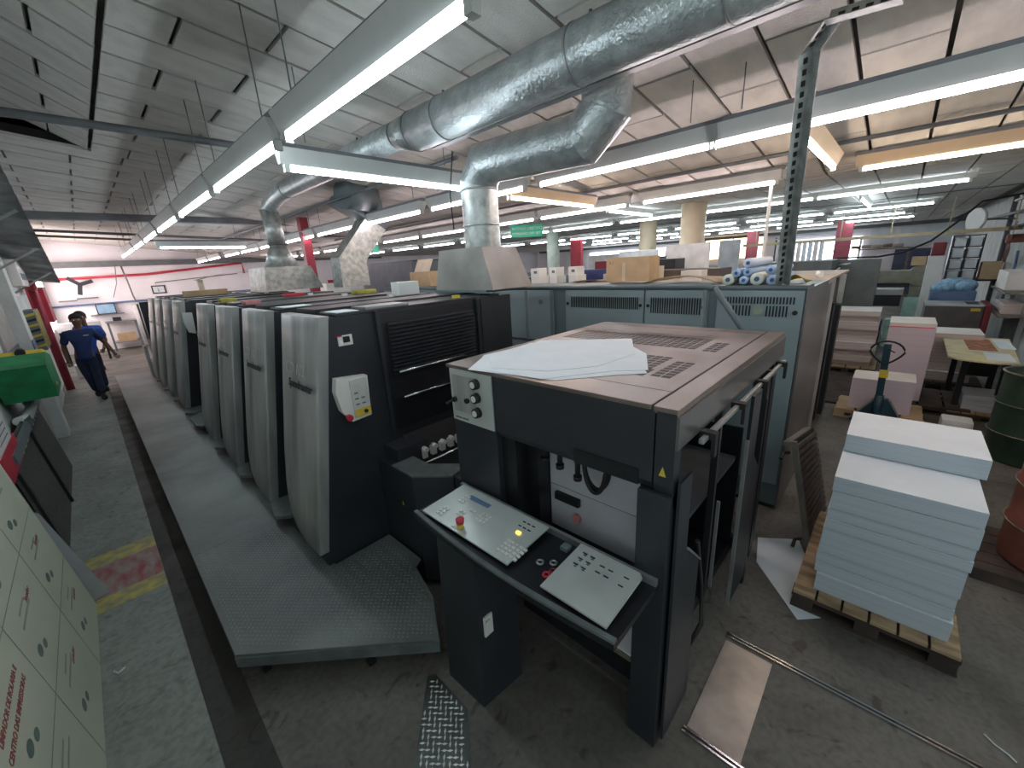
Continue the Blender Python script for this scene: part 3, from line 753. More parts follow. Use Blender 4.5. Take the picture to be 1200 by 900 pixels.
def btn(p, x, y, w, l, m=WHITE, h=.004): return MB().box(x-w, x+w, y-l, y+l, pz(x)-.004, pz(x)+h).build('push_button', m, p)
bx('display', BLUE, pa, 1.235, 1.265, 1.44, 1.60, pz(1.25)-.002, pz(1.25)+.003)
for gx, gy, nx, ny in [(1.19, 1.62, 3, 2), (1.05, 1.64, 3, 2), (1.11, 1.54, 2, 2), (1.14, 1.42, 3, 3), (1.17, 1.50, 1, 2), (1.03, 1.48, 1, 2), (1.05, 1.17, 4, 5)]:
    for i in range(nx):
        for j in range(ny): btn(pa, gx+.024*i, gy-.026*j, .0075, .009)
for i in range(2):
    for j in range(3): btn(pa, 1.235+.035*i, 1.20-.03*j, .003, .009, DARK2, .001)
btn(pa, 1.19, 1.17, .008, .012, LED, .006)
e = MB().cyl((1.045, 1.44, pz(1.045)), (1.045, 1.44, pz(1.045)+.025), .018, seg=18).build('stop_base', YEL, pa)
MB().cyl((1.045, 1.44, pz(1.045)+.025), (1.045, 1.44, pz(1.045)+.05), .020, .023, seg=18).build('stop_button', RED, e)
for i in range(3):
    for j in range(2):
        btn(pb, 1.27-.038*i, .835-.04*j, .0025, .011, DARK2, .001); btn(pb, 1.26-.038*i, .83-.04*j, .004, .006, CABD, .001)
for i in range(2):
    for j in range(2): btn(pb, 1.25-.04*i, .735-.04*j, .0025, .011, DARK2, .001)
for i in range(2): btn(pb, 1.255-.05*i, .625, .0025, .011, DARK2, .001)
for (x, y, m, lab) in [(1.13, .985, STEEL, 'grey rubber ring in the desk tray, left one'), (1.165, .935, STEEL, 'grey rubber ring in the desk tray, right one'),
                       (1.09, .915, RED, 'red rubber ring in the desk tray, nearer one'), (1.125, .905, DRED, 'dark red rubber ring in the desk tray, farther one')]:
    c = MB().tube([(x+.014*math.cos(a), y+.014*math.sin(a), .9515) for a in [2*PI*i/14 for i in range(14)]], .006, 8, True).build('rubber_ring', m, None, lab, 'ring')
item('marker_block', 'small dark block at the back of the desk tray', 'block', CABD, 1.26, 1.30, .93, .97, .9455, .965)

# ================================================================== FLOOR HARDWARE (right of the feeder)
bx('cover_plate', PLATE, None, 1.54, 2.165, .18, .42, .0005, .006, label='bright steel cover plate on the floor between two rails', cat='floor plate')
for x, y0, lab in ((2.205, -1.2, 'long steel rail in the floor beyond the bright cover plate'), (1.515, -.6, 'short steel rail in the floor before the bright cover plate')):
    MB().box(x-.016, x-.006, y0, .43, .0, .014).box(x+.006, x+.016, y0, .43, 0, .014).build('floor_rail', CHROME, None, lab, 'rail')
MB().prism([(3.31, .51), (3.48, .26), (2.75, -.02), (2.60, .13), (3.0, .45)], 'Z', .001, .003).build('floor_sheet', PAPER, None, 'stained white sheet lying on the floor under the pallet corner', 'paper')
tube('loose_string', PAPER, None, [(2.41, -.63, .006), (2.38, -.66, .006), (2.36, -.70, .006), (2.34, -.72, .006)], .0035, label='short white string on the floor at the bottom right', cat='string')
tube('paper_crumb', PAPER, None, [(-.42, 3.1, .02), (-.40, 3.06, .02), (-.37, 3.08, .02)], .006, label='tiny white crumb of paper on the walkway', cat='paper')

# ---- pallets and stacks
def pallet(name, label, x0, x1, y0, y1, z1, m=WOOD, md=WOODD, nb=5):
    P = thing(name, label, 'pallet', ((x0+x1)/2, (y0+y1)/2, 0))
    h = z1; n = nb; w = (y1-y0)/n
    for i in range(n):
        a = y0+i*w+w*.05; bx('deck_board', m, P, x0-R()*.012, x1-R()*.01, a, a+w*.9, h-.022, h, .002)
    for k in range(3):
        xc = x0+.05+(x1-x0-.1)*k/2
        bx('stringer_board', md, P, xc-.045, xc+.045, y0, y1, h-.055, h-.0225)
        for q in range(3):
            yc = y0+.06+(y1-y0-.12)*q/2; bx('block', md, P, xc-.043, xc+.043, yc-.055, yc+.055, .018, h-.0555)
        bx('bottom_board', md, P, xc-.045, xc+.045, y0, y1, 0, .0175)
    return P
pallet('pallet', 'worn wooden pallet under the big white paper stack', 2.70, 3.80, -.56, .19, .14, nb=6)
layers = [.14, .27, .345, .42, .60, .67, .74, .86, .955]
pos = ['lowest', 'second lowest', 'third lowest', 'fourth lowest', 'fifth lowest', 'third from top low-step', 'second from top low-step', 'topmost low-step']
for i, (a, b) in enumerate(zip(layers, layers[1:])):
    j = (R()-.5)*.022
    x1 = 3.70
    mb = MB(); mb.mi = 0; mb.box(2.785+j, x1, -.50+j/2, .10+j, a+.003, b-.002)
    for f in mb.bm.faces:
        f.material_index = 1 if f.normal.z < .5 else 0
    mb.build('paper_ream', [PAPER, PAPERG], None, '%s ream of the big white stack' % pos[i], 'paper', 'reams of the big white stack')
mb = MB(); mb.box(3.19, 3.70, -.53, .09, .957, 1.075)
for f in mb.bm.faces: f.material_index = 1 if f.normal.z < .5 else 0
mb.build('paper_ream', [PAPER, PAPERG], None, 'raised rear ream forming the top step of the white stack', 'paper', 'reams of the big white stack')

def stack(nm, x0, x1, y0, y1, zs, mtop, medge, labf, grp, jit=.02):
    for i, (a, b) in enumerate(zip(zs, zs[1:])):
        j, k = (R()-.5)*jit*2, (R()-.5)*jit
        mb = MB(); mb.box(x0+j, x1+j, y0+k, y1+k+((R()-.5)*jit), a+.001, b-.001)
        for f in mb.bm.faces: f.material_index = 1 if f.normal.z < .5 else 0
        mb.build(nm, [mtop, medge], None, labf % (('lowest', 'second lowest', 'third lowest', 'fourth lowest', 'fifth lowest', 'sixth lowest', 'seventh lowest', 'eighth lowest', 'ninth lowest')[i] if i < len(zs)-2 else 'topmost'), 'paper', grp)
pallet('pallet', 'low pallet under the tan board stack beside the dark machine end', 9.3, 10.3, .05, .90, .12, nb=4)
stack('board_bundle', 9.45, 10.2, .14, .78, [.12, .20, .31, .42, .56, .68, .78, .93, 1.03, 1.12], CREAMP, BROWNP, '%s tan board bundle of the stack left of the pallet jack', 'bundles of the left tan stack', .06)
pallet('pallet', 'dark pallet under the tall pink paper stack', 7.45, 8.4, -.95, .05, .12, WOODD, WOODD, 4)
mb = MB(); mb.box(7.6, 8.3, -.46, 0, .122, 1.13)
for f in mb.bm.faces: f.material_index = 1 if f.normal.z < .5 else 0
ps = thing('paper_block', 'tall pinkish block of stacked paper behind the pallet jack', 'paper', (7.95, -.23, .12)); mb.build('sheets', [PAPER, PINK], ps)
bx('red_top_sheet', PINKR, ps, 7.61, 8.28, -.45, -.01, 1.1305, 1.142); bx('cover_sheet', CREAMP, ps, 7.63, 8.3, -.46, 0, 1.143, 1.19)
pallet('pallet', 'pale low pallet on the jack under the small paper stacks', 6.75, 7.4, -.50, .38, .12, CARD, CARD, 4)
mb = MB(); mb.box(6.86, 7.35, -.06, .25, .122, .54)
for f in mb.bm.faces: f.material_index = 1 if f.normal.z < .5 else 0
mb.build('paper_block', [CREAMP, PINK], None, 'low paper block left of the jack handle', 'paper')
mb = MB(); mb.box(6.86, 7.35, -.36, -.065, .122, .56)
for f in mb.bm.faces: f.material_index = 1 if f.normal.z < .5 else 0
mb.build('paper_block', [CREAMP, PINK], None, 'low paper block right of the jack handle', 'paper')
pallet('pallet', 'perforated pallet under the brown board stack at right', 8.8, 9.7, -1.15, -.45, .14, WOODD, WOODD, 4)
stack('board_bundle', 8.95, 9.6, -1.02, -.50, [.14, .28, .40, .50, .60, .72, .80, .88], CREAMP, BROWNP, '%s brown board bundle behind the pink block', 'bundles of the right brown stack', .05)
pallet('pallet', 'small pallet with grey sheets beside the green barrel', 7.45, 8.1, -1.25, -.72, .10, WOOD, WOODD, 4)
stack('sheet_bundle', 7.55, 8.0, -1.2, -.85, [.10, .18, .25, .31], GPLATE, PAPERG, '%s grey sheet bundle on the small pallet', 'grey bundles on the small pallet', .02)

# pallet jack
PJ = thing('pallet_jack', 'petrol blue pallet jack with looped handle and yellow band', 'pallet jack', (6.75, -.05, 0))
MB().prism([(.20, .02), (-.32, .02), (-.32, .06), (-.14, .36), (-.02, .36), (.19, .07)], 'X', 6.62, 6.70).build('frame_plate', JACK, PJ)
MB().prism([(.20, .05), (.215, .05), (-.0, .37), (-.02, .36)], 'X', 6.60, 6.62).prism([(-.32, .05), (-.335, .05), (-.16, .37), (-.14, .36)], 'X', 6.60, 6.62).build('frame_edge', STEEL, PJ)
MB().cyl((6.58, -.05, .08), (6.58, -.05, .42), .045).build('pump_cylinder', JACK, PJ)
MB().slab([(6.56, -.08, .40), (6.56, -.01, .40), (6.50, .01, 1.08), (6.50, -.06, 1.08)], .03).build('handle_shaft', JACK, PJ)
MB().slab([(6.525, -.086, .66), (6.525, -.002, .66), (6.515, .0, .76), (6.515, -.082, .76)], .04).build('yellow_band', YEL, PJ)
loop = []
for i in range(20):
    a = 2*PI*i/20; y = .155*math.cos(a); z = .13*math.sin(a)
    if z < 0: y *= (1-.45*(-z/.13)); z *= 1.1
    loop.append((6.50, -.03+y, .99+z))
MB().tube(loop, .011, 8, True).build('handle_loop', BLACKM, PJ)
tube('release_lever', BLACKM, PJ, [(6.49, -.03, 1.03), (6.49, -.10, .99)], .007)
for y in (-.12, .04): bx('fork', JACK, PJ, 6.62, 7.4, y-.03, y+.03, .022, .05)
for y in (-.10, .02): MB().cyl((6.58, y-.02, .045), (6.58, y+.02, .045), .045).build('wheel', BLACKM, PJ)

# slatted dark board leaning behind the white stack
SB = thing('slatted_board', 'dark brown slatted board standing on edge by the white stack', 'board', (3.68, .25, 0))
A = Vector((3.34, .20, .02)); B = Vector((4.0, .165, .02)); C_ = Vector((4.0, .345, .78)); D_ = Vector((3.33, .395, .88))
nrm = (B-A).cross(D_-A).normalized()
MB().slab([A, B, C_, D_], .012).build('back_sheet', BLACKM, SB)
MB().slab([D_, C_, C_+(A-D_)*.03, D_+(A-D_)*.03], .05).build('top_edge', BRONZL, SB)
MB().slab([A, A+(B-A)*.05, D_+(B-A)*.05, D_], .035).build('side_edge', BRONZL, SB)
for k in range(15):
    t0 = .05+k*.062; t1 = t0+.036
    a0 = A.lerp(D_, t0)+(B-A)*.05; a1 = A.lerp(D_, t1)+(B-A)*.05; b0 = B.lerp(C_, t0); b1 = B.lerp(C_, t1)
    MB().slab([a0, b0, b1, a1], .03).build('slat', BRONZE, SB)
for t in (.1, .9):
    p = A.lerp(D_, t); tube('hook', BLACKM, SB, [p+Vector((0, .02, 0)), p+Vector((-.05, .05, .01)), p+Vector((-.12, .05, -.01))], .012)

# barrels
def barrel(label, x, y, r, h, m, z0=0, rimm=RIM):
    T = thing('oil_barrel', label, 'barrel', (x, y, z0)); 
    pr = [(r*.96, z0), (r, z0+.03)]
    for zb in (.33, .66):
        z = z0+h*zb; pr += [(r, z-.03), (r+.014, z), (r, z+.03)]
    pr += [(r, z0+h-.03), (r+.006, z0+h), (r-.014, z0+h), (r-.02, z0+h-.04), (.01, z0+h-.05)]
    MB().lathe((x, y, 0), pr).build('drum', m, T)
    MB().tube([(x+(r+.003)*math.cos(a), y+(r+.003)*math.sin(a), z0+h) for a in [2*PI*i/28 for i in range(28)]], .011, 8, True).build('rim', rimm, T)
    for zb in (.33, .66): MB().tube([(x+(r+.012)*math.cos(a), y+(r+.012)*math.sin(a), z0+h*zb) for a in [2*PI*i/28 for i in range(28)]], .007, 6, True).build('hoop', rimm, T)
    MB().cyl((x+r*.5, y, z0+h-.05), (x+r*.5, y, z0+h-.035), .035).build('bung', DRED, T)
    return T
barrel('dark green oil barrel with worn hoops at the right edge', 6.33, -1.24, .30, .93, DGREEN)
barrel('red-brown oil barrel cut by the right edge in front', 4.12, -1.12, .30, .88, RUST, .06)
barrel('blue barrel with dark neck behind the green one', 7.02, -1.40, .22, 1.04, BARBL)
tr = thing('drip_tray', 'dark splintered wooden tray under the red-brown barrel', 'tray', (4.1, -1.12, 0))
for k in range(5): bx('plank', WOODD, tr, 3.76+k*.145, 3.895+k*.145, -1.5, -.70, .01, .06, .003)
bx('front_rail', WOODD, tr, 3.74, 3.758, -1.5, -.68, 0, .09)
bx('side_rail', WOODD, tr, 3.76, 4.48, -.698, -.68, 0, .09)
solo('plastic_canister', 'white plastic canister on the floor beside the green barrel', 'canister', WHITE, lambda b: b.box(6.55, 6.8, -.88, -.62, 0, .24, .04))

# yellow table
TB = thing('leaf_table', 'pale yellow table top on dark legs near the barrels', 'table', (8.2, -1.0, 0))
MB().prism([(7.40, -.70), (7.55, -.62), (9.1, -.64), (9.2, -1.32), (7.38, -1.20), (7.32, -1.02)], 'Z', .78, .80).build('table_top', mat('yellow_table_top', (.62, .58, .36), .5), TB)
for x, y in ((7.7, -.8), (7.7, -1.15), (8.8, -.8), (8.8, -1.2)): bx('leg', DARK2, TB, x-.03, x+.03, y-.03, y+.03, 0, .78)
MB().prism([(7.6, .78), (8.3, .40), (8.5, .40), (7.9, .78)], 'Y', -1.1, -.85).build('brace', DARK2, TB)
item('printed_sheet', 'brown printed sheet on the yellow table', 'paper', mat('brown_print', (.32, .12, .06), .5, var=.6, scale=12), 8.1, 9.0, -1.10, -.84, .801, .804, 0)
item('paper_sheet', 'white sheet on the front of the yellow table', 'paper', PAPER, 7.45, 7.95, -1.18, -.95, .801, .804, 0)
item('paper_sheet', 'white sheet at the rear right of the yellow table', 'paper', PAPER, 8.3, 9.05, -1.28, -1.13, .801, .804, 0)

# ================================================================== CABINETS / SECOND MACHINE
VC = thing('vent_cabinet_row', 'long row of grey blue machine cabinets with vent grilles behind the feeder', 'cabinet', (4.4, 3.0, 0))
bx('carcass', CABD, VC, 3.82, 4.9, .50, 6.8, .04, 1.95)
bx('top_strip', CABD, VC, 3.80, 4.05, .49, 6.8, 1.951, 1.975)
def door(y0, y1, m=CAB):
    return bx('door', m, VC, 3.798, 3.82, y0+.008, y1-.008, .25, 1.935, .004)
for (a, b, vents) in [(.50, 1.14, [(.56, 1.08, 1.83, 1.885), (.60, .76, 1.73, 1.815), (.86, 1.01, 1.73, 1.815)]), (1.20, 1.80, [(1.26, 1.74, 1.72, 1.87)]),
                      (1.80, 2.76, [(1.86, 2.68, 1.75, 1.87)]), (3.95, 4.9, []), (4.9, 5.85, []), (5.85, 6.8, [])]:
    d = door(a, b)
    g = MB()
    for (ya, yb, za, zb) in vents:
        n = int((yb-ya)/.022)
        for k in range(n):
            y = ya+(yb-ya)*(k+.5)/n; g.box(3.7955, 3.799, y-.006, y+.006, za, zb)
    if vents: g.build('vent_slots', DARK2, d, kind='stuff')
    if len(vents) == 1:
        for yy in (a+.04, b-.04): MB().cyl((3.798, yy, 1.79), (3.788, yy, 1.79), .016).build('lock', BLACKM, d)
    if len(vents) == 3:
        MB().cyl((3.798, .81, 1.775), (3.788, .81, 1.775), .035).build('round_badge', mat('dull_olive', (.25, .30, .22), .5), d)
        MB().cyl((3.798, .555, 1.765), (3.788, .555, 1.765), .018).build('lock', BLACKM, d)
dd = door(2.93, 3.90, CAB); bx('recess_frame', CABD, dd, 3.785, 3.798, 2.93, 2.97, .25, 1.935); MB().cyl((3.798, 3.12, 1.80), (3.79, 3.12, 1.80), .03).build('pull_ring', CABD, dd)
bx('horizontal_joint', CABD, dd, 3.79, 3.798, 2.95, 3.88, 1.2, 1.23)
bx('plinth', DARK2, VC, 3.83, 4.9, .52, 6.8, 0, .04)
bx('end_panel', CABW, VC, 3.80, 4.9, .485, .498, .02, 1.95)
SM = thing('second_press_end', 'row of brushed cabinets with tan tops and black doorway behind the vent cabinets', 'cabinet', (6.0, 1.5, 0))
bx('carcass', DARK2, SM, 4.92, 7.3, .62, 3.4, 0, 1.90)
bx('side_panel', CABW, SM, 4.93, 5.35, .50, .62, .02, 1.90)
bx('side_panel', mat('cabinet_light_side', (.46, .43, .41), .4, .2), SM, 5.38, 6.0, .53, .62, .02, 1.90)
bx('side_panel', mat('cabinet_light_side', (.46, .43, .41), .4, .2), SM, 6.8, 7.3, .56, .62, .02, 1.92)
bx('light_post', SILVE, SM, 6.74, 6.79, .50, .56, 0, 1.9)
bx('dark_curtain', DARK2, SM, 6.1, 6.3, .52, .60, .1, 1.6); bx('dark_curtain', BLACKM, SM, 6.4, 6.6, .48, .60, .1, 1.55)
bx('tan_top', mat('tan_board_top', (.42, .33, .25), .6), SM, 4.91, 7.3, .52, 3.4, 1.905, 1.93)
item('floor_mat', 'dark wooden duckboard on the floor beside the tan stack', 'board', WOODD, 7.3, 9.2, .15, .72, 0, .03)
TG = thing('tall_grey_locker', 'tall dark grey locker end with levers behind the tan stack', 'cabinet', (9.9, .6, 0))
bx('body', mat('locker_green_grey', (.10, .11, .105), .5), TG, 9.4, 10.6, .93, 2.2, 0, 2.0); bx('side', mat('locker_green_grey', (.1, .11, .1)), TG, 10.35, 10.6, .30, .92, 0, 1.98)
bx('black_mechanism', DARK2, TG, 9.55, 10.2, .92, .93, .4, 1.85)
tube('steel_lever', STEEL, TG, [(9.5, .90, 1.55), (9.5, .88, 1.75), (9.6, .86, 1.82), (9.9, .86, 1.84)], .025)
tube('steel_lever', STEEL, TG, [(9.9, .90, 1.9), (9.9, .7, 1.92)], .02)

# objects on top of the cabinets
CBX = thing('cardboard_box', 'large plain cardboard box on the vent cabinets', 'box', (4.75, 2.4, 1.976))
bx('carton', CARD, CBX, 4.6, 4.88, 2.14, 2.70, 1.976, 2.26, .003)
bx('tape', CARDL, CBX, 4.598, 4.601, 2.44, 2.48, 1.98, 2.20)
text('box_print', '3 1', .05, (4.5985, 2.66, 2.18), (0, -1, 0), (0, 0, 1), WOODD, CBX, .0003)
def warp(x0, x1, y0, y1, z, h, ph):
    b = MB(); b.grid(lambda u, v: (x0+(x1-x0)*u, y0+(y1-y0)*v, z+h*math.sin(PI*v)*(.6+.4*math.cos(u*2+ph))), 8, 8)
    r = bmesh.ops.solidify(b.bm, geom=b.bm.faces[:], thickness=.004); return b
warp(3.95, 4.7, 1.16, 1.95, 1.985, .075, 0).build('cardboard_sheet', CARDL, None, 'bowed tan cardboard sheet on the vent cabinets beside the rolls', 'cardboard')
warp(4.95, 5.6, 2.8, 3.6, 1.945, .05, 1).build('cardboard_sheet', CARDL, None, 'pale bowed cardboard sheet left of the cardboard box', 'cardboard')
rolls = [(1.075, 2.022, .046, ROLLC, 'cream paper roll at the left end of the roll pile'), (.955, 2.016, .034, BLUEROLL, 'thin blue roll at the bottom of the pile left of the middle'),
         (1.02, 2.075, .034, BLUEROLL, 'thin blue roll resting between cream and blue rolls'), (.935, 2.082, .035, BLUEROLL, 'pale blue roll in the second layer middle'),
         (.86, 2.024, .050, ROLLC, 'cream paper roll in the middle of the bottom layer'), (.935, 2.155, .038, ROLLW, 'long pale blue roll on top of the pile'),
         (.765, 2.095, .036, BLUEROLL, 'blue roll lying upper right beside the post'), (.745, 2.016, .040, BLUEROLL, 'blue roll at the bottom right beside the post')]
for i, (y, z, r, m, lab) in enumerate(rolls):
    x0 = 3.83+.04*R(); x1 = x0+.72
    T = thing('paper_roll', lab, 'roll', (x0+.3, y, z-r), 'rolls on the vent cabinet')
    MB().lathe((x0, y, z), [(r*.45, 0), (r*.98, 0), (r, .004), (r, x1-x0), (r*.45, x1-x0)], 20, (1, 0, 0)).build('wound_sheet', m, T)
    MB().cyl((x0-.003, y, z), (x0+.001, y, z), r*.40).build('core', ROLLIN, T)
b = warp(4.0, 4.3, .54, .70, 1.98, .07, .5); b.build('folded_cloth', YELC, None, 'olive yellow folded cloth beside the perforated post', 'cloth')
for i, (x, y) in enumerate([(5.5, .62), (5.85, .66)]):
    MB().cyl((x, y, 1.955), (x+.25, y+.06, 1.955), .025).build('small_bottle', WHITE, None, ['small white bottle lying on the tan cabinet top, nearer', 'small white bottle lying on the tan cabinet top, farther'][i], 'bottle')

# leaning perforated post
PO = thing('perforated_post', 'leaning perforated steel angle post with cranked arm over the feeder', 'post', (3.9, .72, 1.97))
def angle_bar(p, q, w, name='angle_bar'):
    p, q = Vector(p), Vector(q); d = (q-p).normalized()
    a = d.cross(Vector((-.7, -.7, 0))).normalized(); n = a.cross(d).normalized()
    b = MB()
    b.slab([p-a*w/2, p+a*w/2, q+a*w/2, q-a*w/2], .004)
    b.slab([p+a*w/2, p+a*w/2+n*w*.8, q+a*w/2+n*w*.8, q+a*w/2], .004)
    o = b.build(name, GALV2, PO)
    L = (q-p).length; k = .04; h = MB()
    while k < L-.03:
        c = p+d*k
        for off, nn in ((0, 1),):
            h.slab([c-a*.010-n*.0055, c+a*.010-n*.0055, c+a*.010+d*.028-n*.0055, c-a*.010+d*.028-n*.0055], .0155)
        k += .055
    h.build('slots', BLACKM, o, kind='stuff')
    return o
P0, P1, P2, P3 = (3.86, .695, 1.977), (3.10, .58, 3.295), (2.95, .47, 3.36), (2.90, .18, 3.32)
angle_bar(P0, P1, .078); angle_bar(P1, P2, .065, 'elbow_bar'); angle_bar(P2, P3, .065, 'arm_bar')
solo('perforated_post', 'thin pale perforated post standing behind the paper rolls', 'post', WHITE, lambda b: (b.box(5.98, 6.03, 1.28, 1.31, 1.93, 3.1), [b.box(5.975, 5.981, 1.288, 1.302, 1.98+.06*k, 2.0+.06*k) for k in range(18)]))
# railing
RL = thing('hand_railing', 'grey tube handrail behind the feeder before the vent cabinets', 'railing', (3.4, 2, 0))
tube('top_tube', CABD, RL, [(3.4, 4.6, 1.99), (3.4, 1.14, 2.0), (3.4, 1.05, 1.99)], .022)
tube('sloping_tube', CABD, RL, [(3.4, 1.04, 1.99), (3.4, .80, 1.66), (3.4, .66, 1.42)], .022)
for y in (1.10, 3.0, 4.5): tube('post', CABD, RL, [(3.4, y, 0), (3.4, y, 1.98)], .020)
tube('middle_tube', CABD, RL, [(3.4, 4.5, 1.42), (3.4, .66, 1.42)], .018)

# ================================================================== DUCTS
DU = thing('round_duct', 'large galvanised round duct hanging along the ceiling', 'duct', (2.65, 3, 3.2))
DX, DZ, DR = 2.35, 3.407, .154
MB().cyl((DX, -.4, DZ), (DX, 3.28, DZ), DR, seg=40).build('main_pipe', GALV, DU)
MB().cyl((DX, 3.28, DZ), (2.31, 3.5, 3.42), DR, .113, seg=40).build('reducer', GALV, DU)
MB().cyl((2.31, 3.5, 3.42), (2.31, 6.3, 3.42), .113, seg=32).build('narrow_pipe', GALV, DU)
for y in (.75, 1.58, 2.86, 3.27):
    MB().cyl((DX, y-.008, DZ), (DX, y+.008, DZ), DR+.005, seg=40).build('joint_band', STEEL, DU)
MB().box(DX+.10, DX+.16, -.4, 3.2, DZ-.135, DZ-.128).build('seam_flange', STEEL, DU)
for y in (1.5, 2.85, 4.3): MB().cyl((DX, y, 3.5), (DX, y, 3.60), .010).build('hanger', PIPE, DU)
BR = thing('branch_duct', 'angled galvanised branch duct rising from the hood beside the big duct', 'duct', (2.8, 2.9, 2.45))
def mitre(path, r, mats, names, sg=36):
    P = [Vector(p) for p in path]; n = len(P); D = [(b-a).normalized() for a, b in zip(P, P[1:])]
    X = Vector((1, 0, 0))
    def ring(k, d):      # circle around direction d cut by the mitre plane at point k
        N_ = d if k in (0, n-1) else (D[k-1]+D[k]).normalized()
        a = (X-d*X.dot(d)).normalized(); b = d.cross(a); out = []
        for q in range(sg):
            c = (a*math.cos(2*PI*q/sg)+b*math.sin(2*PI*q/sg))*r
            out.append(P[k]+c-d*(c.dot(N_)/d.dot(N_)))
        return out
    for i in range(n-1):
        b = MB(); A = [b.bm.verts.new(p) for p in ring(i, D[i])]; B = [b.bm.verts.new(p) for p in ring(i+1, D[i])]
        for q in range(sg): b.bm.faces.new((A[q], A[(q+1) % sg], B[(q+1) % sg], B[q])).smooth = True
        bmesh.ops.recalc_face_normals(b.bm, faces=b.bm.faces[:])
        b.build(names[i], mats[i], BR)
mitre([(2.8, 3.0, 2.42), (2.8, 3.0, 2.99), (2.8, 2.88, 3.14), (2.8, 1.84, 3.10), (2.8, 1.66, 3.24), (2.8, 1.65, 3.53)], .172,
      [GALV2, GALV, GALV, GALV, GALV], ['upright_pipe', 'lower_elbow', 'slanted_pipe', 'upper_elbow', 'riser_pipe'])
for z in (2.62, 2.93): MB().cyl((2.8, 3.0, z-.008), (2.8, 3.0, z+.008), .179, seg=36).build('joint_band', GALV, BR)
tube('wire', BLACKM, BR, [(2.60, 3.1, 3.25), (2.57, 3.15, 2.9), (2.58, 3.15, 2.6)], .006)
HD = thing('extraction_hood', 'grey sheet metal hood under the upright duct', 'hood', (2.8, 3.1, 2.02))
hb = MB()
V = [hb.bm.verts.new(p) for p in [(2.5, 2.58, 2.045), (3.02, 2.58, 2.045), (3.02, 3.42, 2.045), (2.5, 3.42, 2.045), (2.55, 2.76, 2.42), (3.0, 2.76, 2.42), (3.0, 3.38, 2.42), (2.55, 3.38, 2.42)]]
for f in ((0, 1, 5, 4), (1, 2, 6, 5), (2, 3, 7, 6), (3, 0, 4, 7), (4, 5, 6, 7), (3, 2, 1, 0)): hb.bm.faces.new([V[i] for i in f])
bmesh.ops.recalc_face_normals(hb.bm, faces=hb.bm.faces)
hb.build('hood_shell', mat('hood_sheet_metal', (.27, .26, .235), .45, .4, var=.25, scale=2), HD)
bx('hood_skirt', CABD, HD, 2.49, 3.03, 2.67, 3.43, 2.022, 2.044)
# smaller duct group further along the press
D2 = thing('small_duct', 'smaller galvanised duct with cone hood farther along the press', 'duct', (2.4, 7.5, 2.05))
tb = MB(); tb.prism([(1.98, 2.06), (2.85, 2.06), (2.70, 2.42), (2.02, 2.42)], 'Y', 7.05, 7.9); tb.build('hood_box', GALV2, D2)
MB().cyl((2.42, 7.5, 2.42), (2.42, 7.5, 2.72), .26, .14, seg=24).build('cone', GALV2, D2)
MB().cyl((2.42, 7.5, 2.72), (2.40, 7.5, 3.30), .13, seg=24).build('upright_pipe', GALV2, D2)
MB().cyl((2.42, 7.5, 2.76), (2.42, 7.5, 2.80), .145, seg=24).build('joint_band', PIPE, D2)
MB().tube([(2.40, 7.5, 3.25), (2.41, 7.42, 3.36), (2.40, 7.1, 3.42), (2.33, 6.5, 3.42), (2.31, 6.305, 3.42)], .116, 20).build('elbow', GALV, D2)
D3 = thing('square_duct', 'square sheet metal duct zigzagging down beside the cone hood', 'duct', (3.0, 6.6, 2.05))
MB().prism([(2.84, 2.06), (3.30, 2.06), (3.30, 2.45), (3.72, 2.92), (3.40, 3.10), (2.86, 2.50)], 'Y', 6.3, 6.62).build('slanted_box', GALV2, D3)
MB().prism([(3.38, 3.08), (3.74, 2.92), (3.70, 3.36), (3.05, 3.42), (2.95, 3.30)], 'Y', 6.28, 6.64).build('upper_box', CABD, D3)
MB().cyl((2.95, 6.05, 3.36), (3.45, 6.15, 3.36), .20, seg=24).build('fan_housing', CABD, D3)
solo('red_steel_column', 'dark red steel column behind the small duct', 'column', REDP, lambda b: b.box(3.38, 3.54, 8.95, 9.1, 0, 3.4))

# ================================================================== BACKGROUND OVER THE MACHINES
def col(x, y, r, label, m=CREAM): return MB().cyl((x, y, 0), (x, y, 3.12), r, seg=28).build('round_column', m, None, label, 'column')
col(7.69, 2.80, .205, 'wide beige round column, nearer of the pair'); col(9.68, 4.56, .20, 'beige round column left of the wider one')
col(9.32, 7.15, .17, 'grey green column under the green sign', mat('grey_column', (.38, .42, .36), .6))
SG = thing('hanging_sign', 'green hanging sign with white letters by the grey column', 'sign', (6.9, 6.0, 2.8))
a, c = Vector((6.63, 6.21, 2.80)), Vector((7.11, 5.72, 2.80)); u = (c-a).normalized()
MB().slab([a, c, c+Vector((0, 0, .25)), a+Vector((0, 0, .25))], .015).build('board', SIGNG, SG)
nn = u.cross(Vector((0, 0, 1)))
text('sign_text', 'INTENSO OBJETIVO', .072, a+u*.03+nn*.02+Vector((0, 0, .15)), u, (0, 0, 1), WHITE, SG)
text('sign_text', 'IMPRESSÃO OFF SET', .068, a+u*.03+nn*.02+Vector((0, 0, .05)), u, (0, 0, 1), WHITE, SG)
for t in (.1, .9): p = a.lerp(c, t); MB().cyl(p+Vector((0, 0, .25)), p+Vector((0, 0, .40)), .004).build('hanging_wire', PIPE, SG)
MB().box(0, .001, 0, .001, 0, .001).bm.free()
SG2 = thing('hanging_sign', 'small far green hanging sign near the far wall', 'sign', (6.3, 11.7, 2.8))
MB().slab([(6.17, 11.92, 2.82), (6.50, 11.55, 2.82), (6.50, 11.55, 3.06), (6.17, 11.92, 3.06)], .015).build('board', SIGNG, SG2)
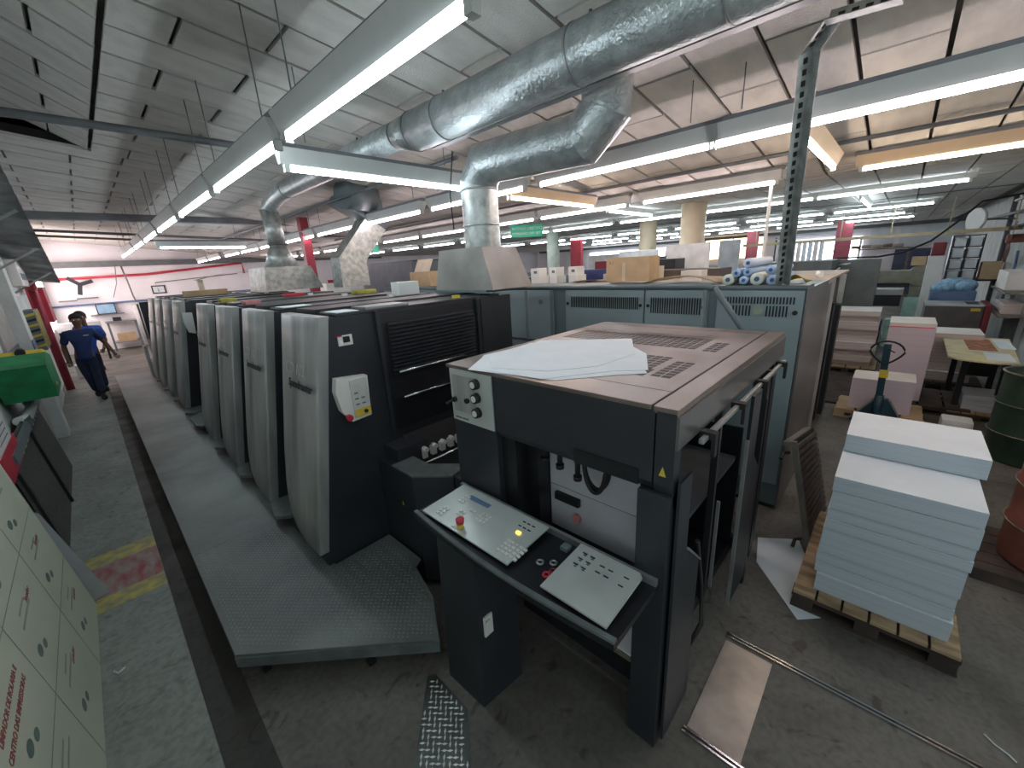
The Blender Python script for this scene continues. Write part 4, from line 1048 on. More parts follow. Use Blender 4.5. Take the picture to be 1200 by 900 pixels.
MB().cyl((6.33, 11.74, 3.06), (6.33, 11.74, 3.16), .004).build('hanging_wire', PIPE, SG2)

def boxes(lst):
    for nm, lab, cat, m, x0, x1, y0, y1, z0, z1 in lst: item(nm, lab, cat, m, x0, x1, y0, y1, z0, z1, .004)
PW = mat('partition_white', (.66, .68, .66), .6)
TAN_TOP = 1.93
# dark cabinet with open carton
DB = thing('dark_cabinet_box', 'dark blue grey cabinet standing behind the press near the hood', 'cabinet', (5.1, 8, 0))
bx('body', mat('slate_box', (.08, .095, .115), .5), DB, 4.6, 5.4, 7.0, 9.1, 0, 2.42, .01); bx('lid', DARK2, DB, 4.65, 5.3, 7.05, 9.05, 2.421, 2.45)
OC = thing('open_carton', 'open cardboard carton with raised flap left of the hood', 'box', (4.4, 6.2, 1.975))
bx('carton', CARD, OC, 4.1, 4.5, 5.75, 6.35, 1.976, 2.22); MB().slab([(4.1, 5.76, 2.22), (4.1, 6.2, 2.22), (4.2, 6.2, 2.42), (4.2, 5.76, 2.42)], .01).build('raised_flap', CARDL, OC)
for i, y in enumerate((5.0, 4.2)):
    T = thing('white_printer_case', ['white instrument case on the cabinets left of the hood', 'white instrument case on the cabinets just right of the hood'][i], 'case', (4.2, y, 1.976))
    bx('body', WHITE, T, 4.1, 4.3, y-.22, y+.22, 1.976, 2.10, .01); bx('window', CABD, T, 4.096, 4.1, y-.13, y+.13, 2.0, 2.07)
for i, (x, y, w) in enumerate([(5.2, 4.28, .11), (5.2, 3.92, .09), (5.3, 3.62, .10)]):
    T = thing('label_printer', ['white box pile on the tan counter, left one', 'white box pile on the tan counter, middle one', 'white box pile on the tan counter, right one'][i], 'box', (x, y, TAN_TOP))
    z0 = 1.976 if x < 4.9 else 0
    bx('pedestal', CABD, T, x-.15, x+.15, y-w, y+w, 0, 1.93)
    bx('lower_box', WHITE, T, x-.12, x+.12, y-w*.9, y+w*.7, 1.931, 2.05, .004); bx('upper_box', WHITE, T, x-.10, x+.10, y-w*.7, y+w*.9, 2.051, 2.17, .004)
    bx('dark_window', CABD, T, x-.103, x-.10, y-w*.3, y+w*.3, 2.09, 2.13)
boxes([('counter_block', 'grey counter block left of the cardboard box in the middle distance', 'counter', CABD, 6.0, 6.6, 4.6, 5.6, 0, 2.0),
       ('machine_hump', 'dark machine hump beyond the cardboard box', 'machine', MACHD, 5.9, 6.4, 1.75, 2.7, 1.931, 2.05),
       ('folded_carton', 'tan folded carton leaning on the dark machine hump', 'cardboard', CARDL, 5.6, 5.75, 2.45, 2.75, 1.931, 2.12),
       ('partition_panel', 'white partition panel in front of the wide beige column', 'partition', PW, 7.1, 7.14, 2.30, 3.0, 0, 2.42),
       ('partition_panel', 'white partition panel in front of the left beige column', 'partition', PW, 8.9, 8.94, 3.95, 4.9, 0, 2.40),
       ('partition_panel', 'pale blue partition panel right of the wide beige column', 'partition', mat('pale_blue', (.50, .58, .66), .6), 8.4, 8.44, 2.2, 2.55, 0, 2.46),
       ('work_counter', 'long grey counter beyond the paper rolls', 'counter', mat('counter_greige', (.33, .30, .26), .6), 9.5, 10.3, 2.3, 5.6, 0, 2.0),
       ('work_counter', 'long dark counter in the left distance behind the hood', 'counter', CABD, 9.0, 9.8, 7.8, 11, 0, 2.0),
       ('tall_shelf', 'tall white shelf with cartons in the middle distance', 'shelf', PW, 12.5, 12.9, 6.5, 8.0, 0, 2.4),
       ('tall_shelf', 'tall grey shelf in the far distance behind the cardboard box', 'shelf', CABD, 12.5, 12.9, 4.6, 6.2, 0, 2.25)])
boxes([('instrument_box', 'navy instrument cabinet beyond the white box piles', 'cabinet', NAVY, 5.75, 6.0, 3.45, 3.85, 0, 2.10),
       ('instrument_box', 'dark red cabinet behind the navy instrument cabinet', 'cabinet', DRED, 6.1, 6.3, 3.45, 3.8, 0, 2.22),
       ('instrument_box', 'grey low case beside the white box piles', 'box', GPLATE, 5.7, 5.95, 2.95, 3.40, 1.931, 2.03),
       ('instrument_box', 'dark printer on the far end of the tan top', 'printer', DARK2, 6.5, 6.9, 2.6, 3.1, 1.931, 2.2),
       ('instrument_box', 'small white carton on the tan top by the cardboard box', 'box', WHITE, 5.2, 5.4, 1.75, 2.0, 1.931, 2.06)])
solo('pink_red_column', 'pinkish red flat column far beyond the grey counter', 'column', RED, lambda b: b.box(12.7, 12.85, 8.5, 8.95, 0, 3.1))
solo('red_steel_column', 'wide flat red steel column at the far right', 'column', mat('faded_red_steel', (.42, .09, .12), .6), lambda b: b.box(18.6, 18.75, 1.42, 1.86, 0, 3.05))
solo('red_steel_column', 'flat dark red steel column beyond the paper rolls', 'column', mat('faded_red_steel', (.42, .09, .12), .6), lambda b: b.box(19.0, 19.15, 4.35, 4.75, 0, 3.1))
# windows in the far right wall
def window(n, y0, y1, z0, z1, m, x=25.78):
    w = thing('window_%d' % n, None, None, (x, (y0+y1)/2, z0), kind='structure')
    bx('pane', m, w, x-.02, x, y0, y1, z0, z1)
    k = max(1, int((y1-y0)/1.2))
    for i in range(k+1): yy = y0+(y1-y0)*i/k; bx('mullion', WHITE, w, x-.05, x-.021, yy-.04, yy+.04, z0, z1)
    bx('sill', WHITE, w, x-.08, x-.021, y0-.05, y1+.05, z0-.08, z0-.005)
w4 = thing('window_4', None, None, (-.8, 18.6, 1.2), kind='structure')
bx('pane', mat('window_pink_daylight', (1, .9, .9), .5, emit=((1, .84, .82), 4.5)), w4, -.82, -.80, 16.6, 21.0, 1.1, 3.5)
for y in (16.6, 17.7, 18.8, 19.9, 21.0): bx('mullion', WHITE, w4, -.80, -.76, y-.04, y+.04, 1.1, 3.5)
window(1, 1.6, 4.6, 1.2, 2.6, SKY); window(2, 5.6, 8.6, 1.9, 3.0, SKYW); window(3, 9.5, 16.5, 1.4, 2.7, SKY)
bx('dark_beam', CABD, wb, 25.6, 25.8, -1.6, 21, 2.95, 3.12)
d3 = bx('door_3', mat('navy_door', (.07, .09, .16), .5), None, 25.74, 25.8, -1.1, .35, 0, 1.95, kind='structure')
for i, (y0, y1) in enumerate(((-1.6, .3), (.5, 1.3))): bx('pale_panel', PAPER, wb, 25.76, 25.8, y0, y1, 2.05, 2.9)
SHF = thing('far_shelf', 'far long shelf with brown rolls below the beam at right', 'shelf', (24.5, 1.5, 0))
bx('shelf_board', RIM, SHF, 24.3, 24.9, -.2, 4.2, 2.0, 2.04)
for y in (-.1, 1.9, 4.1): bx('post', RIM, SHF, 24.4, 24.5, y-.04, y+.04, 0, 2.0)
for k in range(5): MB().cyl((24.6, .1+.35*k, 2.12+.03*(k % 2)), (24.6, .42+.35*k, 2.14), .07).build('long_roll', [BROWNP, WOOD, CARDL][k % 3], SHF)
for i in range(8):
    y = 2.3+i*.18; item('hanging_print', 'pale printed sheet hanging in the far right rack, %s from the left' % ORD[7-i], 'paper', [PAPER, CREAMP, ROLLW][i % 3], 19.9, 19.93, y, y+.14, 1.7, 2.5, 0)
RK = thing('drying_rack', 'far rack with pale upright sheets right of the leaning post', 'rack', (20, 3, 0))
for y in (1.9, 3.9): bx('post', DARK2, RK, 19.95, 20.0, y-.03, y+.03, 0, 2.7)
bx('shelf_board', STEEL, RK, 19.7, 20.2, 1.9, 3.9, 1.66, 1.70); bx('shelf_board', STEEL, RK, 19.7, 20.2, 1.9, 3.9, 2.62, 2.66)
# horizontal yellowish cable tray at the right, hanging
solo('yellow_cable_ladder', 'long yellowish hanging cable ladder crossing the right background', 'cable tray', mat('yellowish_rail', (.42, .36, .22), .6), lambda b: (b.box(12.9, 13.0, -1.6, 3.3, 2.36, 2.43), [b.box(12.95, 12.97, y*.9-1.5, y*.9-1.48, 2.43, 3.13) for y in range(6)]))
tube('black_hose', BLACKM, None, [(12.0, -1.62, 3.0), (11.3, -.85, 2.86), (11, -.57, 2.52), (11, -.31, 2.24), (10.8, .05, 2.06), (10.55, .36, 2.01), (10.5, 1.0, 2.016)], .018, label='thick black hose sagging from the right wall to the locker', cat='hose')
tube('wall_conduit', STEEL, None, [(8.4, -1.55, 3.10), (12.0, -1.5, 2.95), (13.2, -1.45, 2.92)], .03, label='pale slanting conduit at the top right', cat='conduit')
# grey green machine in the right distance
OM = thing('old_cylinder_machine', 'grey green old cylinder machine behind the canisters', 'machine', (14.3, 0, 0))
bx('crossbeam', MACH, OM, 14.0, 14.5, -.2, 1.1, 1.28, 1.58, .02); MB().cyl((13.98, -.36, 1.45), (14.5, -.36, 1.45), .24).build('end_disc', MACH, OM)
bx('dark_gap', DARK2, OM, 14.05, 14.5, -.2, 1.1, 1.18, 1.28)
MB().prism([(14.0, 1.12), (14.0, 1.17), (14.6, 1.17), (14.6, 1.05), (14.1, .98)], 'Y', -.12, 1.1).build('bed', WHITE, OM)
bx('lower_roller', DARK2, OM, 14.1, 14.5, -.1, 1.1, .70, .98); bx('side_frame', MACH, OM, 13.9, 14.6, -.50, -.22, 0, 1.2); bx('side_frame', MACH, OM, 13.9, 14.6, 1.1, 1.3, 0, 1.5)
bx('side_guard', TEAL, OM, 13.86, 13.90, -.48, -.15, .2, .95)
item('small_carton', 'brown carton on the old cylinder machine', 'box', CARD, 14.1, 14.4, -.55+.15, -.15, 1.70, 1.9).location.z = 1.69
item('green_canister', 'pale green plastic canister on the floor by the old machine', 'canister', TEAL, 12.2, 12.5, -.20, .10, 0, .62, .04)
item('navy_canister', 'navy plastic canister with white label by the old machine', 'canister', NAVY, 12.3, 12.6, .14, .40, 0, .58, .03)
item('floor_box', 'low dark ramp box before the old machine', 'box', MACHD, 11.2, 12.0, .30, .55, 0, .75, .01)
MC = thing('dark_box_machine', 'dark brown box machine with pale top and yellow label', 'machine', (11.4, -.8, 0))
bx('body', MACHD, MC, 11.0, 11.8, -1.19, -.44, .02, 1.06, .01); bx('pale_top', GPLATE, MC, 11.0, 11.8, -1.19, -.44, 1.061, 1.085); bx('yellow_label', YEL, MC, 10.99, 11.0, -1.15, -1.03, .98, 1.03)
bx('dark_well', DARK2, MC, 11.15, 11.6, -1.14, -.98, 1.086, 1.09); bx('red_brown_side', DRED, MC, 10.95, 11.8, -1.28, -1.195, .02, 1.1, .02)
BB = thing('blue_bin', 'blue plastic bin heaped with blue film behind the dark box machine', 'bin', (12.3, -.85, 0))
bx('bin', BLUE, BB, 12.0, 12.6, -1.15, -.52, 0, 1.25, .03); MB().sphere((12.3, -.70, 1.30), .22, (1, .9, .55)).sphere((12.3, -.98, 1.33), .24, (1, .8, .6)).sphere((12.35, -.85, 1.40), .2, (1, 1.2, .5)).build('plastic_film', BAG, BB)
# right wall shelf rack with white boxes
RW = thing('pigeonhole_rack', 'dark pigeonhole rack with white boxes standing at the right wall', 'shelf', (14.2, -1.0, 0))
for i in range(5): bx('shelf_board', DARK2, RW, 14.0, 14.4, -1.24, -.76, 1.34+.24*i, 1.36+.24*i)
for y in (-1.24, -1.0, -.76): bx('upright', DARK2, RW, 13.98, 14.4, y-.012, y+.012, 0, 2.32)
bx('lower_case', DARK2, RW, 14.02, 14.38, -1.2, -.8, 0, 1.3)
for i in range(4):
    for j in range(2):
        item('white_file_box', 'white box in the wall rack, %s shelf from the bottom, %s column' % (['first', 'second', 'third', 'fourth'][i], ['right', 'left'][j]), 'box', PAPER, 14.01, 14.3, -1.215+.24*j, -1.03+.24*j, 1.361+.24*i, 1.54+.24*i)
item('red_tin', 'red tin and rags beside the white box rack', 'tin', DRED, 13.2, 13.45, -.64, -.42, 1.92, 2.20, .03)
bx('tin_stand', WHITE, None, 13.15, 13.5, -.66, -.40, 0, 1.919, label='narrow white stand left of the pigeonhole rack', cat='stand')
item('cardboard_box', 'tan carton on the right wall shelf', 'box', CARD, 14.0, 14.4, -1.6, -1.30, 1.35, 1.72)
bx('wall_bracket_shelf', DARK2, None, 13.95, 14.9, -1.648, -1.2, 1.31, 1.349, label='short dark shelf on the right wall under the tan carton', cat='shelf')
# fans on right wall
FN = thing('wall_fan', 'brown bladed fan on the right wall at the picture edge', 'fan', (12.6, -1.4, 2.15))
MB().cyl((12.5, -1.62, 2.2), (12.5, -1.38, 2.2), .08).build('hub', RUST, FN)
for k in range(3):
    a = 2*PI*k/3+.4
    bl = MB(); 
    def bf(u, v, a=a): 
        r = .08+.36*u; w = (.06+.12*math.sin(PI*min(u*1.1, 1)))*(v-.5)*2
        return (12.5+math.cos(a)*r-math.sin(a)*w, -1.44+.03*v, 2.2+math.sin(a)*r+math.cos(a)*w)
    bl.grid(bf, 6, 3); bmesh.ops.solidify(bl.bm, geom=bl.bm.faces[:], thickness=.008); bl.build('blade', mat('fan_brown', (.13, .06, .045), .5), FN)
DF = thing('disc_lamp', 'pale round disc fan head on the right wall', 'fan', (14.1, -1.0, 2.6))
MB().cyl((14.0, -1.01, 2.64), (14.03, -1.06, 2.64), .24, seg=24).build('disc', WHITE, DF); tube('arm', PIPE, DF, [(14.03, -1.06, 2.64), (14.2, -1.645, 2.6)], .02)
for i, z in enumerate((2.45, 2.75)):
    tube('wall_pipe', PIPE, None, [(11.5, -1.55, z-.06*i), (14.0, -1.55, z-.03), (18, -1.55, z-.02)], .03, label=['lower grey pipe along the right wall behind the fan', 'upper grey pipe along the right wall above the fan'][i], cat='pipe')
tube('wall_pipe', PIPE, None, [(14.8, -1.62, .2), (14.8, -1.62, 3.1)], .05, label='upright dark pipe on the right wall', cat='pipe')
RS = thing('wall_rack', 'perforated steel rack with pale boxes at the right edge', 'shelf', (11.4, -1.5, 0))
for x in (10.6, 11.9): bx('upright', STEEL, RS, x-.03, x+.03, -1.62, -1.56, 0, 1.5)
for z in (.95, 1.33): bx('shelf_board', RIM, RS, 10.4, 12.0, -1.64, -1.30, z, z+.03)
item('pale_carton', 'pale carton on the steel rack at the right edge', 'box', CREAMP, 10.9, 11.9, -1.6, -1.34, 1.361, 1.66)
item('tool_case', 'brown jumble of tools on the lower rack shelf at the right edge', 'case', BROWNP, 10.7, 11.6, -1.58, -1.36, .981, 1.15)
tube('thin_wall_rod', BLUE, None, [(12.2, -1.5, .9), (12.6, -1.6, 1.7), (12.9, -1.62, 1.95)], .02, label='slanting blue rod on the right wall under the fan', cat='rod')

# ================================================================== FAR WALL
FW = 21.39
tube('red_pipe', RED, None, [(-.75, FW-.1, 2.62), (2.0, FW-.1, 2.68), (5.25, FW-.1, 2.98), (5.25, FW-.1, 2.55)], .045, label='long red pipe along the far white wall', cat='pipe')
tube('blue_conduit', BLUE, None, [(-.75, FW-.08, 1.70), (2.0, FW-.08, 1.72), (5.0, FW-.08, 1.80), (12, FW-.08, 1.85)], .035, label='blue grey rail along the far white wall', cat='rail')
tube('wall_wire', PIPE, None, [(2.2, FW-.03, 2.0), (2.15, FW-.03, 2.35), (5.0, FW-.03, 2.55)], .015, label='thin conduit outlining the far wall right of the aisle', cat='conduit')
tube('drop_cable', PIPE, None, [(1.3, FW-.4, 3.0), (1.35, FW-.4, 2.5), (1.40, FW-.1, 1.9), (1.5, FW-.1, 1.3)], .025, label='dark drop cable hanging by the far desk', cat='cable')
tube('drop_cable', PIPE, None, [(1.15, FW-.3, 3.0), (1.05, FW-.2, 2.4), (.85, FW-.1, 1.9)], .012, label='thin drop cable hanging left of the dark one', cat='cable')
WF = thing('wall_fan', 'small dark oscillating fan on the far white wall', 'fan', (.1, FW, 2.3))
MB().cyl((.1, FW-.3, 2.42), (.1, FW, 2.42), .05).build('motor', DARK2, WF)
for k in range(3):
    a = 2*PI*k/3+.3; cx, czz = .1+.19*math.cos(a), 2.42+.19*math.sin(a)
    MB().box(cx-.17, cx+.17, FW-.33, FW-.31, czz-.06, czz+.06, rot=Matrix.Rotation(-a, 3, 'Y')).build('blade', DARK, WF)
PF = thing('picture_frame', 'small square framed notice on the far wall above the press', 'picture', (2.2, FW, 1.98)); bx('frame', DARK2, PF, 2.0, 2.42, FW-.03, FW-.001, 1.93, 2.24); bx('print', PAPER, PF, 2.04, 2.38, FW-.034, FW-.03, 1.97, 2.20)
DK = thing('wall_desk', 'grey work table against the far wall', 'table', (.9, FW-.4, 0))
bx('table_top', STEEL, DK, .4, 1.25, FW-.8, FW-.05, 1.02, 1.06)
for x in (.45, 1.2): bx('leg', CABD, DK, x-.03, x+.03, FW-.75, FW-.69, 0, 1.02)
bx('lower_shelf', STEEL, DK, .45, 1.2, FW-.75, FW-.1, .28, .31)
item('cardboard_box', 'brown carton on the lower shelf of the far table', 'box', CARD, .6, 1.1, FW-.7, FW-.3, .311, .60)
MN = thing('computer_monitor', 'flat monitor on a wall shelf above the far table', 'monitor', (.55, FW, 1.35)); bx('shelf', PIPE, MN, .1, 1.0, FW-.35, FW-.001, 1.30, 1.33)
bx('screen', mat('screen_blue_grey', (.25, .40, .55), .3), MN, .32, .78, FW-.25, FW-.22, 1.36, 1.68); bx('bezel', DARK2, MN, .29, .81, FW-.219, FW-.20, 1.331, 1.71)
for i, (x0, x1, z, lab) in enumerate([(-.1, .45, 1.92, 'dark wall shelf with small tools below the fan'), (-.55, -.1, 1.86, 'short dark wall shelf left of the tools')]): item('wall_shelf', lab, 'shelf', PIPE, x0, x1, FW-.3, FW-.001, z, z+.04)
item('desk_phone', 'dark telephone on the far table', 'phone', DARK2, .62, .85, FW-.5, FW-.3, 1.061, 1.20, .02)
WT = thing('wash_table', 'white covered bench behind the walking man', 'table', (-.1, 19.5, 0))
bx('white_top', GPLATE, WT, -.75, .25, 18.6, 19.4, 1.0, 1.25); 
for x in (-.7, .2): bx('leg', DARK2, WT, x-.03, x+.03, 18.62, 18.68, 0, 1.0)
for x in (-.45, -.15): bx('hanging_tube', BLUE, WT, x-.02, x+.02, 18.58, 18.6, .8, 1.0)
item('floor_box', 'low white box with dark base beside the red pipe', 'box', WHITE, -.55, -.3, 15.4, 15.8, .012, .34)
item('black_case', 'flat black case on the floor behind the walking man', 'case', DARK2, -.35, .0, 16.2, 16.6, .012, .12)
MW = thing('computer_stand', 'white upright cabinet with small instruments at the press end', 'cabinet', (1.9, FW-.7, 0)); bx('body', WHITE, MW, 1.6, 2.15, FW-1.0, FW-.4, 0, 1.35, .02); bx('panel', SKY, MW, 1.75, 1.95, FW-1.01, FW-1.0, 1.0, 1.15); tube('mic_arm', DARK2, MW, [(1.62, FW-.9, 1.35), (1.4, FW-.9, 1.55), (1.25, FW-.9, 1.6)], .02)
LA = thing('large_arched_cover', 'curved pale canopy above the far part of the press', 'canopy', (4.2, 16, 1.9))
g = MB(); g.grid(lambda u, v: (2.4+2.4*u, 14.5+.8*v, 2.24+.26*math.sin(PI*(u*.8+.1))), 10, 2); bmesh.ops.solidify(g.bm, geom=g.bm.faces[:], thickness=.03); g.build('curved_sheet', GPLATE, LA)
for x in (2.5, 4.7): bx('leg', CARDL, LA, x-.06, x+.06, 14.8, 14.95, 0, 2.32)
KB = thing('red_banner', 'red banner with white letters low on the far wall', 'banner', (10.3, FW, 1.6))
bx('cloth', RED, KB, 8.9, 11.3, FW-.03, FW-.001, 1.62, 2.02); text('banner_text', 'KAIZEN', .30, (9.3, FW-.035, 1.70), (1, 0, 0), (0, 0, 1), PAPER, KB)
item('wall_window_plate', 'small bluish notice above the red banner', 'notice', ROLLW, 9.4, 9.9, FW-.03, FW-.001, 2.25, 2.65)
boxes([('white_console', 'white console behind the square duct', 'machine', WHITE, 7.6, 8.8, 18.5, 19.4, 0, 1.9)])

# ================================================================== LEFT WALL OBJECTS
# printed cream board leaning
BD = thing('printed_board', 'cream printed board with repeated labels leaning at the lower left', 'board', (-.5, 2.9, .012))
def bp(s, t, off=0):      # s along Y (0 near, 1 far), t up the board
    return Vector((-.475-.30*t*.55-off*.98, 1.2+2.75*s, .014+1.55*t+off*.1))
BW, BH = 2.75, 1.56
sn = (bp(1, 0)-bp(0, 0)).cross(bp(0, 1)-bp(0, 0)).normalized()
if sn.x < 0: sn = -sn
MB().slab([bp(0, 0), bp(1, 0), bp(1, 1), bp(0, 1)], .012 if (bp(1, 0)-bp(0, 0)).cross(bp(0, 1)-bp(0, 0)).x < 0 else -.012).build('board', BOARD, BD)
up = (bp(0, 1)-bp(0, 0)).normalized(); ry = Vector((0, 1, 0))
def mark(s, t, ds, dt, m, name):
    o = sn*.0012
    MB().slab([bp(s, t)+o, bp(s+ds, t)+o, bp(s+ds, t+dt)+o, bp(s, t+dt)+o], .0006).build(name, m, BD)
ln = MB(); o = sn*.0012
for t in (.30, .57, .84): ln.slab([bp(0, t)+o, bp(1, t)+o, bp(1, t+.003)+o, bp(0, t+.003)+o], .0005)
for s in (.22, .48, .74): ln.slab([bp(s, 0)+o, bp(s+.002, 0)+o, bp(s+.002, 1)+o, bp(s, 1)+o], .0005)
ln.build('grid_lines', INKL, BD, kind='stuff')
el = MB(); it = MB()
for i, s in enumerate((.32, .54, .80)):
    for j, t in enumerate((.10, .36, .61, .88)):
        for q, (ds, dt, rr) in enumerate(((0.0, .035, 1), (.035, .015, .8))):
            c = bp(s+ds, t+dt)+o; ring = [el.bm.verts.new(c+ry*.045*rr*math.cos(a)+up*.026*rr*math.sin(a)) for a in [2*PI*k/14 for k in range(14)]]
            el.bm.faces.new(ring)
        if i == 0 and j == 1: continue
        it.slab([bp(s, t+.12)+o, bp(s+.10, t+.12)+o, bp(s+.10, t+.128)+o, bp(s, t+.128)+o], .0005)
        it.slab([bp(s+.02, t+.15)+o, bp(s+.08, t+.15)+o, bp(s+.08, t+.157)+o, bp(s+.02, t+.157)+o], .0005)
el.build('printed_ovals', INKG, BD, kind='stuff'); it.build('printed_lines', INKL, BD, kind='stuff')
rr = Vector((0, 1, 0)); uu = up
text('printed_text', 'LIMPADOR DE ROLARIA E', .038, bp(.275, .49)+o, rr, uu, INKR, BD, .0004, bold=.001)
text('printed_text', 'CENTRO DAS IMPRESSORAS', .038, bp(.265, .448)+o, rr, uu, INKR, BD, .0004, bold=.001)
for i, s in enumerate((.62, .86)):
    for j, t in enumerate((.20, .49, .78)):
        text('small_text', ['Lavador', 'Secador', 'Borracha'][j], .045, bp(s, t)+o, rr, uu, INKR, BD, .0004)
# grey sheet behind
MB().slab([(-.40, 4.04, .014), (-.56, 4.04, .80), (-.79, 3.97, 1.1), (-.74, 3.97, .014)], .008).build('metal_sheet', GPLATE, None, 'grey metal sheet with a slot leaning behind the cream board', 'sheet')
# dark wire panels
for i, (y0, y1) in enumerate(((4.9, 6.2), (6.26, 7.6))):
    T = thing('wire_screen', ['dark framed panel leaning on the left wall, nearer one', 'dark framed panel leaning on the left wall, farther one'][i], 'panel', (-.7, (y0+y1)/2, .012), 'dark panels on the left wall')
    MB().slab([(-.64, y0, .013), (-.64, y1, .013), (-.735, y1, 1.0), (-.735, y0, 1.0)], .02).build('mesh_sheet', GRILLE, T)
    MB().slab([(-.69, y0, .93), (-.69, y1, .93), (-.70, y1, 1.01), (-.70, y0, 1.01)], .03).build('top_rail', CABD, T)
    MB().slab([(-.62, y0, .013), (-.62, y0+.05, .013), (-.715, y0+.05, .98), (-.715, y0, .98)], .02).build('side_rail', DARK2, T)
    for k in range(5): 
        yy = y0+.2+.22*k; bx('tag', YEL if i == 0 else CREAMP, T, -.712, -.700, yy, yy+.10, .84, .90)
# red and white sign box
SX = thing('hydrant_sign', 'red and white box with sign face at the left picture edge', 'sign', (-.75, 5.1, .95)); bx('red_part', RED, SX, -.818, -.68, 4.5, 5.35, .88, 1.10); bx('white_part', WHITE, SX, -.818, -.685, 4.5, 5.25, 1.101, 1.36)
for i in range(4): bx('print_line', CABD, SX, -.6845, -.683, 4.7, 5.15, 1.15+.05*i, 1.16+.05*i)
# green container on the wall
GC = thing('green_case', 'green fabric case with yellow lid hanging on the left wall', 'bag', (-.7, 7.1, 1.1))
MB().prism([(6.45, 1.16), (6.35, 1.52), (6.8, 1.61), (7.35, 1.52), (7.35, 1.16)], 'X', -.80, -.42).build('case_body', GREEN, GC)
MB().prism([(6.85, 1.60), (6.9, 1.64), (7.35, 1.57), (7.35, 1.53)], 'X', -.78, -.44).build('yellow_lid', YEL, GC)
MB().cyl((-.6, 6.85, 1.62), (-.6, 6.95, 1.63), .04).build('handle', BLACKM, GC); bx('buckle', YEL, GC, -.42, -.412, 6.7, 6.78, 1.24, 1.27)
tube('white_hose', WHITE, None, [(-.74, 6.3, .80+.2), (-.70, 6.5, .98), (-.66, 6.75, 1.05), (-.7, 7.0, 1.06)], .045, label='thick white hose under the green case', cat='hose')
# hazard board, red pipe, AC, awning
HZ = thing('hazard_board', 'grey electrical panel with black and yellow hazard stripes', 'panel', (-.7, 11.6, 1.2))
bx('panel', CABD, HZ, -.82, -.62, 10.9, 12.0, 1.25, 1.95)
for k in range(7): MB().prism([(-.82+.0, 1.28+k*.09), (-.62, 1.33+k*.09), (-.62, 1.37+k*.09), (-.82, 1.32+k*.09)], 'Y', 10.885, 10.8995).build('stripe', YEL if k % 2 == 0 else DARK2, HZ)
bx('side_stripes', YEL, HZ, -.619, -.612, 10.95, 11.95, 1.28, 1.92)
for k in range(4): MB().prism([(11.0+.26*k, 1.28), (11.12+.26*k, 1.28), (11.0+.26*k-.0, 1.92), (10.95+.26*k-.0, 1.92)], 'X', -.6118, -.609).build('black_stripe', DARK2, HZ)
tube('red_pipe', REDP, None, [(-.68, 13.8, .012), (-.68, 13.8, 2.3), (-.66, 13.8, 2.34), (-.64, 12.9, 2.36), (-.62, 12.8, 2.5), (-.60, 11.3, 3.2)], .075, label='thick dark red pipe rising on the left wall', cat='pipe')
RB = thing('hose_cabinet', 'bright red fire hose cabinet on the left wall', 'cabinet', (-.7, 15, 1.6)); bx('body', RED, RB, -.82, -.55, 14.4, 15.6, 1.55, 2.35, .01); bx('latch', WHITE, RB, -.549, -.54, 14.9, 15.0, 1.9, 1.98)
AC = thing('air_conditioner', 'beige air conditioner unit under the corrugated awning', 'air conditioner', (-.7, 10.3, 2.3)); bx('case', CREAMP, AC, -.818, -.55, 9.8, 11.0, 2.35, 2.75, .02); bx('grille', CABD, AC, -.549, -.545, 10.0, 10.9, 2.45, 2.55)
AW = thing('corrugated_awning', 'grey corrugated sheet awning along the upper left wall', 'awning', (-.5, 9, 2.4))
g = MB()
def af(u, v):
    y = 4.6+7.6*u; z = 3.60-1.18*((y-4.6)/7.6)*1.0+.026*math.sin(y*2*PI/.30)
    return (-.20-.55*v, y, z+.10*v)
g.grid(af, 380, 2); bmesh.ops.solidify(g.bm, geom=g.bm.faces[:], thickness=.006); g.build('corrugated_sheet', mat('galv_awning', (.42, .43, .43), .5, .3, var=.3, scale=3), AW)
for y in (5.5, 7.2, 9.0, 10.8): 
    z = 3.60-1.18*((y-4.6)/7.6)-.06; MB().slab([(-.80, y, z-.35), (-.80, y+.03, z-.35), (-.25, y+.03, z), (-.25, y, z)], .025).build('bracket', STEEL, AW)

